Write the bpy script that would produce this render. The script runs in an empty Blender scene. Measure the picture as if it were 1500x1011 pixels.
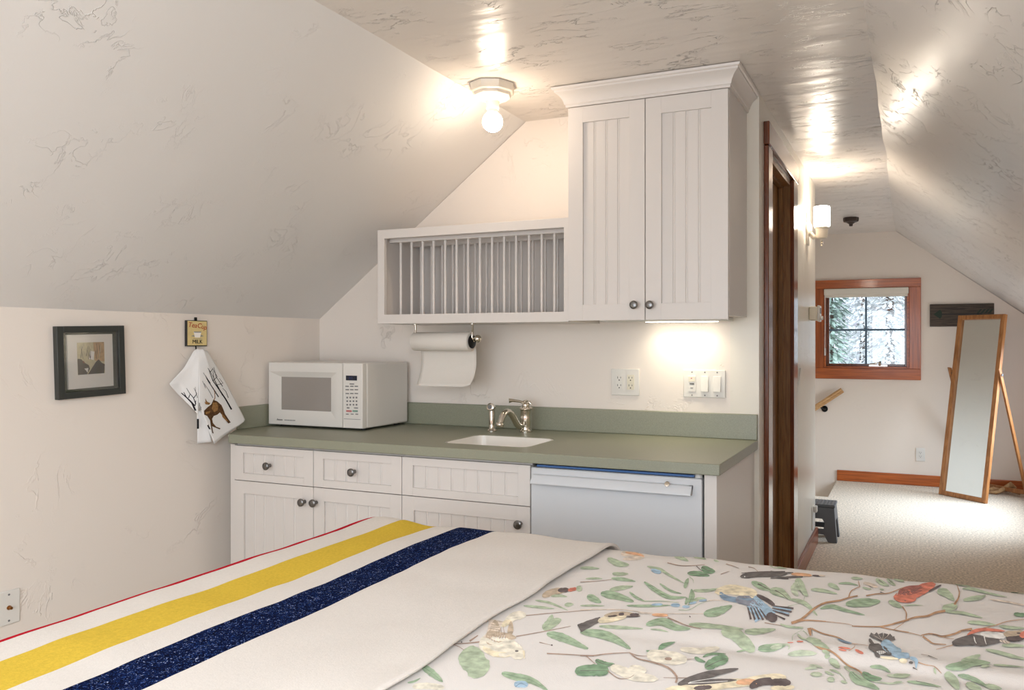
import bpy, bmesh, math, random
from mathutils import Vector, Matrix, noise
random.seed(7)
C = bpy.context.scene.collection
PI = math.pi

# ------------------------------------------------------------------ camera geometry (pixels of the 1500 x 1011 photograph -> points of the room)
CX, CY, HE = 860.0, 501.0, 1.32
FP = math.sqrt((CX + 1862) * (1334 - CX)); TH = math.atan((1334 - CX) / FP)
def ray(u, v):
    r = (u - CX) / FP
    return (r * math.cos(TH) - math.sin(TH), r * math.sin(TH) + math.cos(TH), (CY - v) / FP)
def onY(u, v, Y): d = ray(u, v); t = Y / d[1]; return Vector((d[0]*t, Y, HE + d[2]*t))
def onX(u, v, X): d = ray(u, v); t = X / d[0]; return Vector((X, d[1]*t, HE + d[2]*t))
def onZ(u, v, Z): d = ray(u, v); t = (Z - HE) / d[2]; return Vector((d[0]*t, d[1]*t, Z))
def yx(u, Y, v=500): return onY(u, v, Y).x
def yz(u, v, Y): return onY(u, v, Y).z

def lin(c):
    return tuple((x/255/12.92 if x/255 <= .04045 else ((x/255 + .055)/1.055)**2.4) for x in c)

# ------------------------------------------------------------------ materials
def mat(name, col, rough=.5, metal=0., spec=.5, emit=None, es=0., noise_amt=0., noise_scale=40., bump=0., bump_scale=200., coat=0., trans=0., ior=1.45, srgb=True, sheen=0.):
    m = bpy.data.materials.new(name); m.use_nodes = True
    nt = m.node_tree; b = nt.nodes['Principled BSDF']
    c = lin(col) if srgb else col
    b.inputs['Base Color'].default_value = (*c, 1)
    b.inputs['Roughness'].default_value = rough
    b.inputs['Metallic'].default_value = metal
    b.inputs['Specular IOR Level'].default_value = spec
    b.inputs['Coat Weight'].default_value = coat
    b.inputs['Coat Roughness'].default_value = .12
    b.inputs['Transmission Weight'].default_value = trans
    b.inputs['IOR'].default_value = ior
    b.inputs['Sheen Weight'].default_value = sheen
    if emit:
        b.inputs['Emission Color'].default_value = (*emit, 1); b.inputs['Emission Strength'].default_value = es
    if noise_amt or bump:
        tc = nt.nodes.new('ShaderNodeTexCoord')
        if noise_amt:
            n = nt.nodes.new('ShaderNodeTexNoise'); n.inputs['Scale'].default_value = noise_scale; n.inputs['Detail'].default_value = 4
            nt.links.new(tc.outputs['Object'], n.inputs['Vector'])
            mr = nt.nodes.new('ShaderNodeMapRange'); mr.inputs['From Min'].default_value = .3; mr.inputs['From Max'].default_value = .7
            mr.inputs['To Min'].default_value = 1 - noise_amt; mr.inputs['To Max'].default_value = 1 + noise_amt
            nt.links.new(n.outputs['Fac'], mr.inputs['Value'])
            mx = nt.nodes.new('ShaderNodeVectorMath'); mx.operation = 'SCALE'; mx.inputs[0].default_value = c
            nt.links.new(mr.outputs[0], mx.inputs['Scale']); nt.links.new(mx.outputs[0], b.inputs['Base Color'])
        if bump:
            n2 = nt.nodes.new('ShaderNodeTexNoise'); n2.inputs['Scale'].default_value = bump_scale; n2.inputs['Detail'].default_value = 3
            nt.links.new(tc.outputs['Object'], n2.inputs['Vector'])
            bp = nt.nodes.new('ShaderNodeBump'); bp.inputs['Strength'].default_value = bump; bp.inputs['Distance'].default_value = .003
            nt.links.new(n2.outputs['Fac'], bp.inputs['Height']); nt.links.new(bp.outputs[0], b.inputs['Normal'])
    return m

def plaster(name, col, rough, amount, direction, lo=.5, hi=.68):
    """painted hand-trowelled plaster: broad waves plus sparse raised trowel ridges that run along `direction` (scale of the object axes)"""
    m = mat(name, col, rough); nt = m.node_tree; b = nt.nodes['Principled BSDF']; N = nt.nodes.new; K = nt.links.new
    tc = N('ShaderNodeTexCoord'); mp = N('ShaderNodeMapping'); mp.inputs['Scale'].default_value = direction
    K(tc.outputs['Object'], mp.inputs['Vector'])
    r = N('ShaderNodeTexNoise'); r.inputs['Scale'].default_value = 4.4; r.inputs['Detail'].default_value = 5; r.inputs['Roughness'].default_value = .62; r.inputs['Distortion'].default_value = .6
    K(mp.outputs[0], r.inputs['Vector'])
    s = N('ShaderNodeMath'); s.operation = 'SUBTRACT'; s.inputs[1].default_value = .5; K(r.outputs['Fac'], s.inputs[0])
    a = N('ShaderNodeMath'); a.operation = 'ABSOLUTE'; K(s.outputs[0], a.inputs[0])
    rg = N('ShaderNodeMapRange'); rg.inputs['From Min'].default_value = 0; rg.inputs['From Max'].default_value = .012; rg.inputs['To Min'].default_value = 1; rg.inputs['To Max'].default_value = 0
    K(a.outputs[0], rg.inputs['Value'])
    k = N('ShaderNodeTexNoise'); k.inputs['Scale'].default_value = 4.3; k.inputs['Detail'].default_value = 3; K(tc.outputs['Object'], k.inputs['Vector'])
    km = N('ShaderNodeMapRange'); km.inputs['From Min'].default_value = lo; km.inputs['From Max'].default_value = hi; K(k.outputs['Fac'], km.inputs['Value'])
    mu = N('ShaderNodeMath'); mu.operation = 'MULTIPLY'; K(rg.outputs[0], mu.inputs[0]); K(km.outputs[0], mu.inputs[1])
    w = N('ShaderNodeTexNoise'); w.inputs['Scale'].default_value = 2.2; w.inputs['Detail'].default_value = 2; K(mp.outputs[0], w.inputs['Vector'])
    ww = N('ShaderNodeMath'); ww.operation = 'MULTIPLY'; ww.inputs[1].default_value = 1.6; K(w.outputs['Fac'], ww.inputs[0])
    f = N('ShaderNodeTexNoise'); f.inputs['Scale'].default_value = 60; f.inputs['Detail'].default_value = 2; K(tc.outputs['Object'], f.inputs['Vector'])
    ff = N('ShaderNodeMath'); ff.operation = 'MULTIPLY'; ff.inputs[1].default_value = .06; K(f.outputs['Fac'], ff.inputs[0])
    ad = N('ShaderNodeMath'); ad.operation = 'ADD'; K(mu.outputs[0], ad.inputs[0]); K(ww.outputs[0], ad.inputs[1])
    ad2 = N('ShaderNodeMath'); ad2.operation = 'ADD'; K(ad.outputs[0], ad2.inputs[0]); K(ff.outputs[0], ad2.inputs[1])
    bp = N('ShaderNodeBump'); bp.inputs['Strength'].default_value = 1; bp.inputs['Distance'].default_value = amount
    K(ad2.outputs[0], bp.inputs['Height']); K(bp.outputs[0], b.inputs['Normal'])
    return m

def wood(name, c1, c2, rough=.35, scale=(3, 3, 40), coat=.0):
    m = mat(name, c1, rough, coat=coat); nt = m.node_tree; b = nt.nodes['Principled BSDF']; N = nt.nodes.new; K = nt.links.new
    tc = N('ShaderNodeTexCoord'); mp = N('ShaderNodeMapping'); mp.inputs['Scale'].default_value = scale; K(tc.outputs['Object'], mp.inputs['Vector'])
    n = N('ShaderNodeTexNoise'); n.inputs['Scale'].default_value = 2.5; n.inputs['Detail'].default_value = 6; n.inputs['Distortion'].default_value = .7; K(mp.outputs[0], n.inputs['Vector'])
    cr = N('ShaderNodeValToRGB'); cr.color_ramp.elements[0].position = .35; cr.color_ramp.elements[0].color = (*lin(c2), 1)
    cr.color_ramp.elements[1].position = .62; cr.color_ramp.elements[1].color = (*lin(c1), 1)
    K(n.outputs['Fac'], cr.inputs['Fac']); K(cr.outputs[0], b.inputs['Base Color'])
    return m

M = {}
M['wall']   = plaster('warm white plaster', (236, 226, 216), .42, .0017, (1, 1, 1))
M['slope']  = plaster('satin plaster on the slopes', (230, 227, 224), .36, .0019, (1, 2.2, 2.2))
M['sloper'] = plaster('satin plaster on the right slope', (230, 225, 220), .32, .0032, (1.6, 1.6, 3), .45, .62)
M['ceil']   = plaster('satin plaster on the ceiling', (226, 218, 210), .29, .0055, (.9, 3.4, 1), .44, .6)
M['hallw']  = plaster('satin plaster in the hall', (232, 225, 212), .3, .003, (1, 1, .5))
M['farw']   = plaster('flat plaster', (234, 222, 209), .6, .001, (1, 1, 1))
M['carpet'] = mat('beige cut pile carpet', (210, 195, 176), .95, spec=.1, noise_amt=.34, noise_scale=75, bump=.9, bump_scale=160)
M['cab']    = mat('white lacquered cabinet paint', (219, 212, 206), .38)
M['counter'] = mat('green speckled worktop', (140, 141, 121), .4, spec=1., noise_amt=.18, noise_scale=420)
M['sinkw']  = mat('white sink enamel', (238, 233, 225), .2)
M['nickel'] = mat('brushed pewter', (120, 118, 116), .28, metal=1)
M['chrome'] = mat('polished nickel', (215, 208, 196), .07, metal=1)
M['blackm'] = mat('black metal', (22, 21, 21), .4, metal=.5)
M['fridge'] = mat('white enamelled steel', (208, 209, 211), .28)
M['dark']   = mat('dark gap', (18, 20, 24), .6)
M['bluestrip'] = mat('blue strip', (70, 110, 165), .3)
M['white']  = mat('white plastic', (226, 222, 215), .33)
M['ivory']  = mat('pale ivory plastic', (226, 219, 200), .35)
M['mwhite'] = mat('microwave white', (224, 219, 212), .3)
M['mglass'] = mat('grey screened glass', (156, 148, 141), .06, spec=.6)
M['mgrey']  = mat('grey print', (120, 118, 118), .5)
M['mred']   = mat('red key', (196, 120, 118), .5)
M['mgreen'] = mat('green key', (130, 160, 145), .5)
M['screen'] = mat('dark display', (22, 26, 44), .15)
M['digits'] = mat('dim display digits', (60, 70, 120), .4)
M['paper']  = mat('paper towel', (226, 219, 210), .95, spec=.1, bump=.3, bump_scale=350)
M['sheet']  = mat('white paper', (248, 243, 236), .8)
M['slot']   = mat('dark slot', (40, 36, 32), .7)
M['frameb'] = mat('charcoal painted frame', (52, 54, 51), .4)
M['backing'] = mat('dark backing with green reflection tint', (58, 66, 52), .5)  # green reflection of the glazing is put into the board colour
M['signy']  = mat('old yellow enamel', (222, 200, 140), .45, noise_amt=.06, noise_scale=30)
M['signred'] = mat('red lettering', (176, 52, 34), .5)
M['signblk'] = mat('black lettering', (40, 38, 36), .5)
M['signgry'] = mat('grey cup', (150, 150, 148), .5)
M['linen']  = mat('white cotton', (236, 234, 232), .9, spec=.1, bump=.25, bump_scale=500)
M['ink']    = mat('black ink', (38, 34, 40), .9, spec=.1)
M['moose']  = mat('brown ink', (92, 66, 44), .9, spec=.1, noise_amt=.35, noise_scale=90)
M['moose2'] = mat('tan ink', (150, 112, 70), .9, spec=.1, noise_amt=.3, noise_scale=90)
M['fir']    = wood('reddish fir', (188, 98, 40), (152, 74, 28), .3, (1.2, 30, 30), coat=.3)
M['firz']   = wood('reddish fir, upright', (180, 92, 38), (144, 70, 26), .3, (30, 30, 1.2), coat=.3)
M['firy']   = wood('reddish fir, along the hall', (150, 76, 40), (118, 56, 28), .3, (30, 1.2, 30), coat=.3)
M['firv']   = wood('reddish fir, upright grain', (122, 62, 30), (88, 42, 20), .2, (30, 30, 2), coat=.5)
M['jamb']   = wood('brown fir jamb', (150, 108, 62), (118, 80, 42), .38, (30, 30, 2))
M['pine']   = wood('honey wood', (178, 122, 72), (146, 94, 52), .4, (20, 20, 2))
M['rail']   = wood('light wood', (206, 162, 112), (180, 136, 88), .4, (4, 30, 30))
M['plank']  = wood('weathered dark plank', (88, 76, 66), (62, 54, 48), .8, (3, 20, 30))
M['arrow']  = mat('dark green paint', (34, 50, 36), .6)
M['shaft']  = mat('charcoal paint', (42, 40, 38), .6)
M['mirror'] = mat('silvered glass', (226, 228, 222), .015, metal=1)
M['grey']   = mat('grey plastic', (92, 94, 98), .45)
M['greyl']  = mat('light grey rubber dots', (150, 150, 150), .6)
M['drift']  = wood('bleached branch', (196, 160, 116), (160, 120, 80), .8, (10, 10, 10))
M['steel']  = mat('blue grey bars', (86, 112, 132), .4)
M['blind']  = mat('cream blind', (232, 224, 210), .7)
M['porc']   = mat('white porcelain', (232, 222, 206), .3)
M['bronze'] = mat('dark bronze', (72, 60, 54), .45, metal=.4)
M['bulb']   = mat('lit bulb', (255, 244, 225), .3, emit=(1, .82, .63), es=72)
M['shade']  = mat('lit opal glass', (255, 250, 240), .3, emit=(1, .88, .74), es=58)
M['tube']   = mat('lit lens', (255, 250, 235), .3, emit=(1, .92, .76), es=6)
M['wool']   = mat('cream wool', (222, 214, 206), .95, spec=.05, noise_amt=.03, noise_scale=160, bump=.22, bump_scale=330, sheen=.1)
M['wred']   = mat('red wool', (190, 22, 44), .95, spec=.05, noise_amt=.12, noise_scale=200, bump=.25, bump_scale=330)
M['wyel']   = mat('yellow wool', (218, 185, 70), .95, spec=.05, noise_amt=.08, noise_scale=160, bump=.25, bump_scale=330)
M['brass']  = mat('brass', (170, 120, 70), .3, metal=1)
M['cable']  = mat('black tag', (30, 30, 36), .7)
M['bark']   = mat('bark', (88, 74, 66), .9, noise_amt=.3, noise_scale=8)
M['needle1'] = mat('frosted green needles', (176, 196, 186), .8, noise_amt=.35, noise_scale=3)
M['needle2'] = mat('snowy boughs', (240, 242, 242), .8, noise_amt=.15, noise_scale=3)
M['needle3'] = mat('grey violet twigs', (196, 188, 200), .8, noise_amt=.25, noise_scale=3)
M['snow']   = mat('snowy ground', (225, 228, 232), .9)
M['hide']   = mat('bed linen', (225, 220, 212), .9)
M['artlt']  = mat('pale ochre ink', (206, 196, 160), .8, noise_amt=.15, noise_scale=60)
M['arttan'] = mat('tan ink wash', (196, 160, 116), .8, noise_amt=.2, noise_scale=80)
M['artdk']  = mat('dark brown ink', (74, 64, 56), .8)
M['artrd']  = mat('russet ink', (130, 62, 40), .8)

def glass(name, tint=(1, 1, 1)):
    """thin window glass: mostly clear with a mirror-like sheen"""
    m = bpy.data.materials.new(name); m.use_nodes = True; nt = m.node_tree
    for n in list(nt.nodes): nt.nodes.remove(n)
    o = nt.nodes.new('ShaderNodeOutputMaterial'); t = nt.nodes.new('ShaderNodeBsdfTransparent'); t.inputs[0].default_value = (*tint, 1)
    g = nt.nodes.new('ShaderNodeBsdfGlossy'); g.inputs['Roughness'].default_value = .01
    f = nt.nodes.new('ShaderNodeFresnel'); f.inputs['IOR'].default_value = 1.5
    x = nt.nodes.new('ShaderNodeMixShader'); nt.links.new(f.outputs[0], x.inputs[0]); nt.links.new(t.outputs[0], x.inputs[1]); nt.links.new(g.outputs[0], x.inputs[2])
    nt.links.new(x.outputs[0], o.inputs[0]); return m
M['glass'] = glass('window glass')

def navy():
    m = mat('navy wool with pale flecks', (16, 26, 62), .95, spec=.05, bump=.5, bump_scale=230); nt = m.node_tree; b = nt.nodes['Principled BSDF']; N = nt.nodes.new; K = nt.links.new
    tc = N('ShaderNodeTexCoord')
    n = N('ShaderNodeTexNoise'); n.inputs['Scale'].default_value = 170; n.inputs['Detail'].default_value = 4; n.inputs['Distortion'].default_value = 2.; K(tc.outputs['Object'], n.inputs['Vector'])
    cr = N('ShaderNodeValToRGB'); e = cr.color_ramp.elements
    e[0].position = .36; e[0].color = (*lin((4, 5, 14)), 1); e[1].position = .56; e[1].color = (*lin((11, 25, 66)), 1)
    for p, c in ((.63, (30, 70, 140)), (.70, (190, 196, 215))):
        q = e.new(p); q.color = (*lin(c), 1)
    K(n.outputs['Fac'], cr.inputs['Fac']); K(cr.outputs[0], b.inputs['Base Color'])
    return m
M['wnavy'] = navy()

def ink_mat():
    m = mat('printed cotton inks', (255, 255, 255), .85, spec=.15); nt = m.node_tree; b = nt.nodes['Principled BSDF']; N = nt.nodes.new; K = nt.links.new
    a = N('ShaderNodeAttribute'); a.attribute_name = 'ink'
    tc = N('ShaderNodeTexCoord'); n = N('ShaderNodeTexNoise'); n.inputs['Scale'].default_value = 55; n.inputs['Detail'].default_value = 5; K(tc.outputs['Object'], n.inputs['Vector'])
    mr = N('ShaderNodeMapRange'); mr.inputs['From Min'].default_value = .3; mr.inputs['From Max'].default_value = .7; mr.inputs['To Min'].default_value = .72; mr.inputs['To Max'].default_value = 1.3; K(n.outputs['Fac'], mr.inputs['Value'])
    mx = N('ShaderNodeVectorMath'); mx.operation = 'SCALE'; K(a.outputs['Color'], mx.inputs[0]); K(mr.outputs[0], mx.inputs['Scale'])
    K(mx.outputs[0], b.inputs['Base Color']); return m
M['inks'] = ink_mat()
M['duvet'] = mat('cream printed cotton', (230, 224, 219), .85, spec=.15, bump=.15, bump_scale=420)

# ------------------------------------------------------------------ mesh helpers
class MB:
    """collects shapes (world coordinates) into ONE mesh"""
    def __init__(s): s.bm = bmesh.new(); s.mats = []
    def mi(s, m):
        if m not in s.mats: s.mats.append(m)
        return s.mats.index(m)
    def faces(s, vs, fs, m):
        bv = [s.bm.verts.new(v) for v in vs]; k = s.mi(m); out = []
        for f in fs:
            try: q = s.bm.faces.new([bv[i] for i in f]); q.material_index = k; out.append(q)
            except ValueError: pass
        return out
    def box(s, x0, x1, y0, y1, z0, z1, m, mx=None):
        x0, x1 = sorted((x0, x1)); y0, y1 = sorted((y0, y1)); z0, z1 = sorted((z0, z1))
        vs = [Vector(p) for p in ((x0,y0,z0),(x1,y0,z0),(x1,y1,z0),(x0,y1,z0),(x0,y0,z1),(x1,y0,z1),(x1,y1,z1),(x0,y1,z1))]
        if mx is not None: vs = [mx @ v for v in vs]
        s.faces(vs, ((0,3,2,1),(4,5,6,7),(0,1,5,4),(1,2,6,5),(2,3,7,6),(3,0,4,7)), m); return s
    def prism(s, pts, ext, m):
        """pts: planar loop of Vectors; ext: Vector"""
        n = len(pts); pts = [Vector(p) for p in pts]; ext = Vector(ext)
        vs = pts + [p + ext for p in pts]
        s.faces(vs, [tuple(range(n))[::-1], tuple(range(n, 2*n))] + [(i, (i+1) % n, n + (i+1) % n, n + i) for i in range(n)], m); return s
    def lathe(s, prof, o, m, axis=(0,0,1), seg=24, caps=True):
        """prof: (radius, height) along axis from o"""
        a = Vector(axis).normalized(); t = Vector((1,0,0)) if abs(a.x) < .9 else Vector((0,1,0))
        e1 = a.cross(t).normalized(); e2 = a.cross(e1); o = Vector(o); vs = []; fs = []
        for r, h in prof:
            for k in range(seg):
                q = 2*PI*k/seg; vs.append(o + a*h + (e1*math.cos(q) + e2*math.sin(q))*max(r, 1e-5))
        for i in range(len(prof)-1):
            for k in range(seg): fs.append((i*seg+k, i*seg+(k+1) % seg, (i+1)*seg+(k+1) % seg, (i+1)*seg+k))
        if caps: fs += [tuple(range(seg))[::-1], tuple(range((len(prof)-1)*seg, len(prof)*seg))]
        s.faces(vs, fs, m); return s
    def cyl(s, p0, p1, r, m, r1=None, seg=16):
        p0 = Vector(p0); d = Vector(p1) - p0; return s.lathe([(r, 0), (r if r1 is None else r1, d.length)], p0, m, d, seg)
    def ball(s, o, r, m, seg=24, axis=(0,0,1), sq=1.):
        return s.lathe([(r*math.sin(PI*i/12), -r*sq*math.cos(PI*i/12)) for i in range(13)], o, m, axis, seg)
    def tube(s, path, rad, m, seg=12):
        """path of Vectors, rad number or list"""
        P = [Vector(p) for p in path]; n = len(P); R = rad if isinstance(rad, (list, tuple)) else [rad]*n; vs = []; fs = []; e1 = None
        for i in range(n):
            d = (P[min(i+1, n-1)] - P[max(i-1, 0)]).normalized()
            if e1 is None: t = Vector((0,0,1)) if abs(d.z) < .9 else Vector((1,0,0)); e1 = d.cross(t).normalized()
            e1 = (e1 - d*e1.dot(d)).normalized(); e2 = d.cross(e1)
            for k in range(seg): q = 2*PI*k/seg; vs.append(P[i] + (e1*math.cos(q) + e2*math.sin(q))*R[i])
        for i in range(n-1):
            for k in range(seg): fs.append((i*seg+k, i*seg+(k+1) % seg, (i+1)*seg+(k+1) % seg, (i+1)*seg+k))
        fs += [tuple(range(seg))[::-1], tuple(range((n-1)*seg, n*seg))]
        s.faces(vs, fs, m); return s
    def holed(s, outer, holes, ext, m):
        """flat plate with holes, extruded by ext"""
        b2 = bmesh.new(); ed = []
        for L in [outer] + holes:
            vs = [b2.verts.new(Vector(p)) for p in L]
            ed += [b2.edges.new((vs[i], vs[(i+1) % len(vs)])) for i in range(len(vs))]
        bmesh.ops.triangle_fill(b2, use_beauty=True, edges=ed)
        g = bmesh.ops.extrude_face_region(b2, geom=b2.faces[:])
        bmesh.ops.translate(b2, vec=Vector(ext), verts=[e for e in g['geom'] if isinstance(e, bmesh.types.BMVert)])
        b2.verts.index_update()
        s.faces([v.co.copy() for v in b2.verts], [[v.index for v in f.verts] for f in b2.faces], m); b2.free(); return s
    def build(s, name, parent=None, base=None, smooth=None, bevel=0., seg=2, recalc=True):
        bm = s.bm
        if recalc: bmesh.ops.recalc_face_normals(bm, faces=bm.faces[:])
        if base is None: base = Vector(parent['_b']) if parent is not None else Vector((0,0,0))
        base = Vector(base)
        bmesh.ops.translate(bm, vec=-base, verts=bm.verts[:])
        me = bpy.data.meshes.new(name); bm.to_mesh(me); bm.free()
        for m in s.mats: me.materials.append(M[m])
        o = bpy.data.objects.new(name, me); C.objects.link(o)
        if parent is not None: o.parent = parent; o['_b'] = parent['_b']
        else: o.location = base; o['_b'] = list(base)
        if bevel:
            md = o.modifiers.new('bevel', 'BEVEL'); md.width = bevel; md.segments = seg; md.limit_method = 'ANGLE'; md.angle_limit = math.radians(50)
        if smooth is not None or bevel:
            me.polygons.foreach_set('use_smooth', [True]*len(me.polygons))
            me.set_sharp_from_angle(angle=math.radians(smooth if smooth is not None else 40))
        return o
def thing(name, base, label, cat, group=None):
    o = bpy.data.objects.new(name, None); C.objects.link(o); o.location = base; o.empty_display_size = .1; o['_b'] = list(base)
    return tag(o, label, cat, group)
def tag(o, label, cat, group=None):
    o['label'] = label; o['category'] = cat
    if group: o['group'] = group
    return o
def struct(o): o['kind'] = 'structure'; return o
def setting(name, base=(0, 0, 0)):
    o = bpy.data.objects.new(name, None); C.objects.link(o); o.location = base; o['_b'] = list(base); return struct(o)
def text(body, size, loc, rot, m, name, parent, ext=.0006, align='CENTER', shear=0.):
    cu = bpy.data.curves.new(name, 'FONT'); cu.body = body; cu.size = size; cu.align_x = align; cu.align_y = 'CENTER'; cu.extrude = ext; cu.shear = shear
    to = bpy.data.objects.new(name, cu); C.objects.link(to); bpy.context.view_layer.update()
    me = bpy.data.meshes.new_from_object(to.evaluated_get(bpy.context.evaluated_depsgraph_get())); bpy.data.objects.remove(to)
    me.materials.clear(); me.materials.append(M[m]); me.name = name
    o = bpy.data.objects.new(name, me); C.objects.link(o)
    o.parent = parent; o.location = Vector(loc) - Vector(parent['_b']); o.rotation_euler = rot; o['_b'] = parent['_b']; return o
# ------------------------------------------------------------------ the room
D, XL, XR, KZ, ZC = 3.235, -2.88, -.579, 1.441, 2.35       # kitchen wall, left wall, hall wall, knee wall height, flat ceiling
XA, XB, XK = -1.66, -.128, 1.086                            # flat ceiling edges, right knee wall
E_, F, YR = 5.28, 7.75, -1.5                                # end of hall wall, far wall, rear wall
SX, SY = -.649, 6.886                                       # stair opening
V = Vector

def wallmb(): return MB()
b = MB(); b.prism([(XL,YR,0),(XK,YR,0),(XK,F,0),(SX,F,0),(SX,SY,0),(-1.6,SY,0),(-1.6,D+.05,0),(XL,D+.05,0)], (0,0,-.22), 'carpet'); struct(b.build('floor'))
b = MB()
for i in range(5):
    b.box(SX-.26*(i+1), SX-.26*i-.0, SY, F, -.19*(i+1)-.2, -.19*(i+1), 'carpet')
struct(b.build('floor_stair'))
b = MB(); b.box(XL-.1, XL, YR, D+.1, 0, KZ+.12, 'wall'); struct(b.build('wall_left'))
b = MB(); b.prism([(XL,D,0),(XR-.12,D,0),(XR-.12,D,ZC),(XA,D,ZC),(XL,D,KZ)], (0,.1,0), 'wall'); struct(b.build('wall_kitchen'))
# hall wall with its door opening
DY0, DY1, DZ = 3.435, 4.142, 2.15
b = MB(); b.prism([(XR,D,0),(XR,DY0,0),(XR,DY0,DZ),(XR,DY1,DZ),(XR,DY1,0),(XR,E_,0),(XR,E_,ZC),(XR,D,ZC)], (-.12,0,0), 'hallw'); struct(b.build('wall_hall'))
b = MB(); b.box(-1.6, XR-.12, E_-.1, E_, 0, ZC, 'wall'); struct(b.build('wall_landing'))
b = MB(); b.box(-1.7, -1.6, E_-.1, F, -1.4, ZC, 'wall'); struct(b.build('wall_stair'))
# far wall (gable) with the window opening
WX0, WX1, WZ0, WZ1 = -.77, -.013, 1.07, 1.828
def rect(x0, x1, z0, z1, y): return [(x0,y,z0),(x1,y,z0),(x1,y,z1),(x0,y,z1)]
gable = [(-1.7,F,-1.4),(SX,F,-1.4),(SX,F,0),(XK+.05,F,0),(XK+.05,F,KZ-.04),(XB,F,ZC),(-1.7,F,ZC)]
b = MB(); b.holed(gable, [rect(WX0, WX1, WZ0, WZ1, F)], (0,.16,0), 'farw'); struct(b.build('wall_far'))
# rear wall with its window (behind the camera, daylight comes from here)
RX0, RX1, RZ0, RZ1 = -2.0, .5, .75, 2.0
b = MB(); b.holed([(XL,YR,0),(XK,YR,0),(XK,YR,KZ),(XB,YR,ZC),(XA,YR,ZC),(XL,YR,KZ)], [rect(RX0, RX1, RZ0, RZ1, YR)], (0,-.14,0), 'wall'); struct(b.build('wall_rear'))
# right knee wall with a low window by the landing
QY0, QY1, QZ0, QZ1 = 5.9, 7.3, .35, 1.4
b = MB(); b.holed([(XK,YR-.1,0),(XK,F+.1,0),(XK,F+.1,KZ+.1),(XK,YR-.1,KZ+.1)], [[(XK,QY0,QZ0),(XK,QY1,QZ0),(XK,QY1,QZ1),(XK,QY0,QZ1)]], (.14,0,0), 'wall'); struct(b.build('wall_right'))
# ceilings: flat strip and two slopes, edges slightly uneven from the trowel
def strip(p0, p1, n, wob, seed):
    out = []
    for i in range(n+1):
        q = V(p0).lerp(V(p1), i/n); out.append(q + V((noise.noise(V((q.y*2.1, seed, 0)))*wob, 0, 0)))
    return out
nL = 60
eA = strip((XA,YR-.15,ZC), (XA,F+.15,ZC), nL, .012, 1.7); eB = strip((XB,YR-.15,ZC), (XB,F+.15,ZC), nL, .012, 5.2)
def sheet_mb(A, B, up, m):
    b = MB(); n = len(A); vs = A + B + [p + V(up) for p in A] + [p + V(up) for p in B]
    fs = []
    for i in range(n-1):
        fs += [(i, i+1, n+i+1, n+i), (2*n+i, 3*n+i, 3*n+i+1, 2*n+i+1), (i, 2*n+i, 2*n+i+1, i+1), (n+i, n+i+1, 3*n+i+1, 3*n+i)]
    fs += [(0, n, 3*n, 2*n), (n-1, 3*n-1, 4*n-1, 2*n-1)]
    b.faces(vs, fs, m); return b
sl = (ZC-KZ)/(XA-XL)
struct(sheet_mb(eA, eB, (0,0,.1), 'ceil').build('ceiling'))
struct(sheet_mb([V((XL-.1,p.y,KZ-.1*sl)) for p in eA], eA, (-.06,0,.1), 'slope').build('ceiling_left'))
# right slope, with a roof opening added behind the camera to light the bed
rw = setting('added_roof_window', (.5, -.55, 1.88)); zr = lambda x: ZC-(x-XB)*sl
SKX0, SKX1, SKY0, SKY1 = .12, .85, -1.1, -.1
def sub(Y0, Y1): return [p for p in eB if Y0-1e-6 <= p.y <= Y1+1e-6]
yb0, yb1 = min(p.y for p in eB if p.y > SKY0), max(p.y for p in eB if p.y < SKY1)
b = MB(); upv = V((.06,0,.1))
for A, B in ((eB, [V((SKX0,p.y,zr(SKX0))) for p in eB]), ([V((SKX1,p.y,zr(SKX1))) for p in eB], [V((XK+.14,p.y,zr(XK+.14))) for p in eB]),
             *[([V((SKX0,p.y,zr(SKX0))) for p in q], [V((SKX1,p.y,zr(SKX1))) for p in q]) for q in (sub(-9, yb0), sub(yb1, 99))]):
    n = len(A); vs = A + B + [p+upv for p in A] + [p+upv for p in B]; fs = []
    for i in range(n-1): fs += [(i, i+1, n+i+1, n+i), (2*n+i, 3*n+i, 3*n+i+1, 2*n+i+1)]
    b.faces(vs, fs, 'sloper')
struct(b.build('ceiling_right', recalc=False))
b = MB()
for x0, x1, y0, y1 in ((SKX0-.06, SKX0+.01, yb0-.06, yb1+.06), (SKX1-.01, SKX1+.06, yb0-.06, yb1+.06), (SKX0, SKX1, yb0-.06, yb0+.01), (SKX0, SKX1, yb1-.01, yb1+.06)):
    b.prism([(x0,y0,zr(x0)-.015),(x1,y0,zr(x1)-.015),(x1,y1,zr(x1)-.015),(x0,y1,zr(x0)-.015)], (.07,0,.12), 'fir')
b.build('window_casing', rw, bevel=.003)

# baseboards
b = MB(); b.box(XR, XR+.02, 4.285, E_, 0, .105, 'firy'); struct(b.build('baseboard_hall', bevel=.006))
b = MB(); b.box(SX, XK, F-.018, F, 0, .1, 'fir'); struct(b.build('baseboard_far', bevel=.005))

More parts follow.
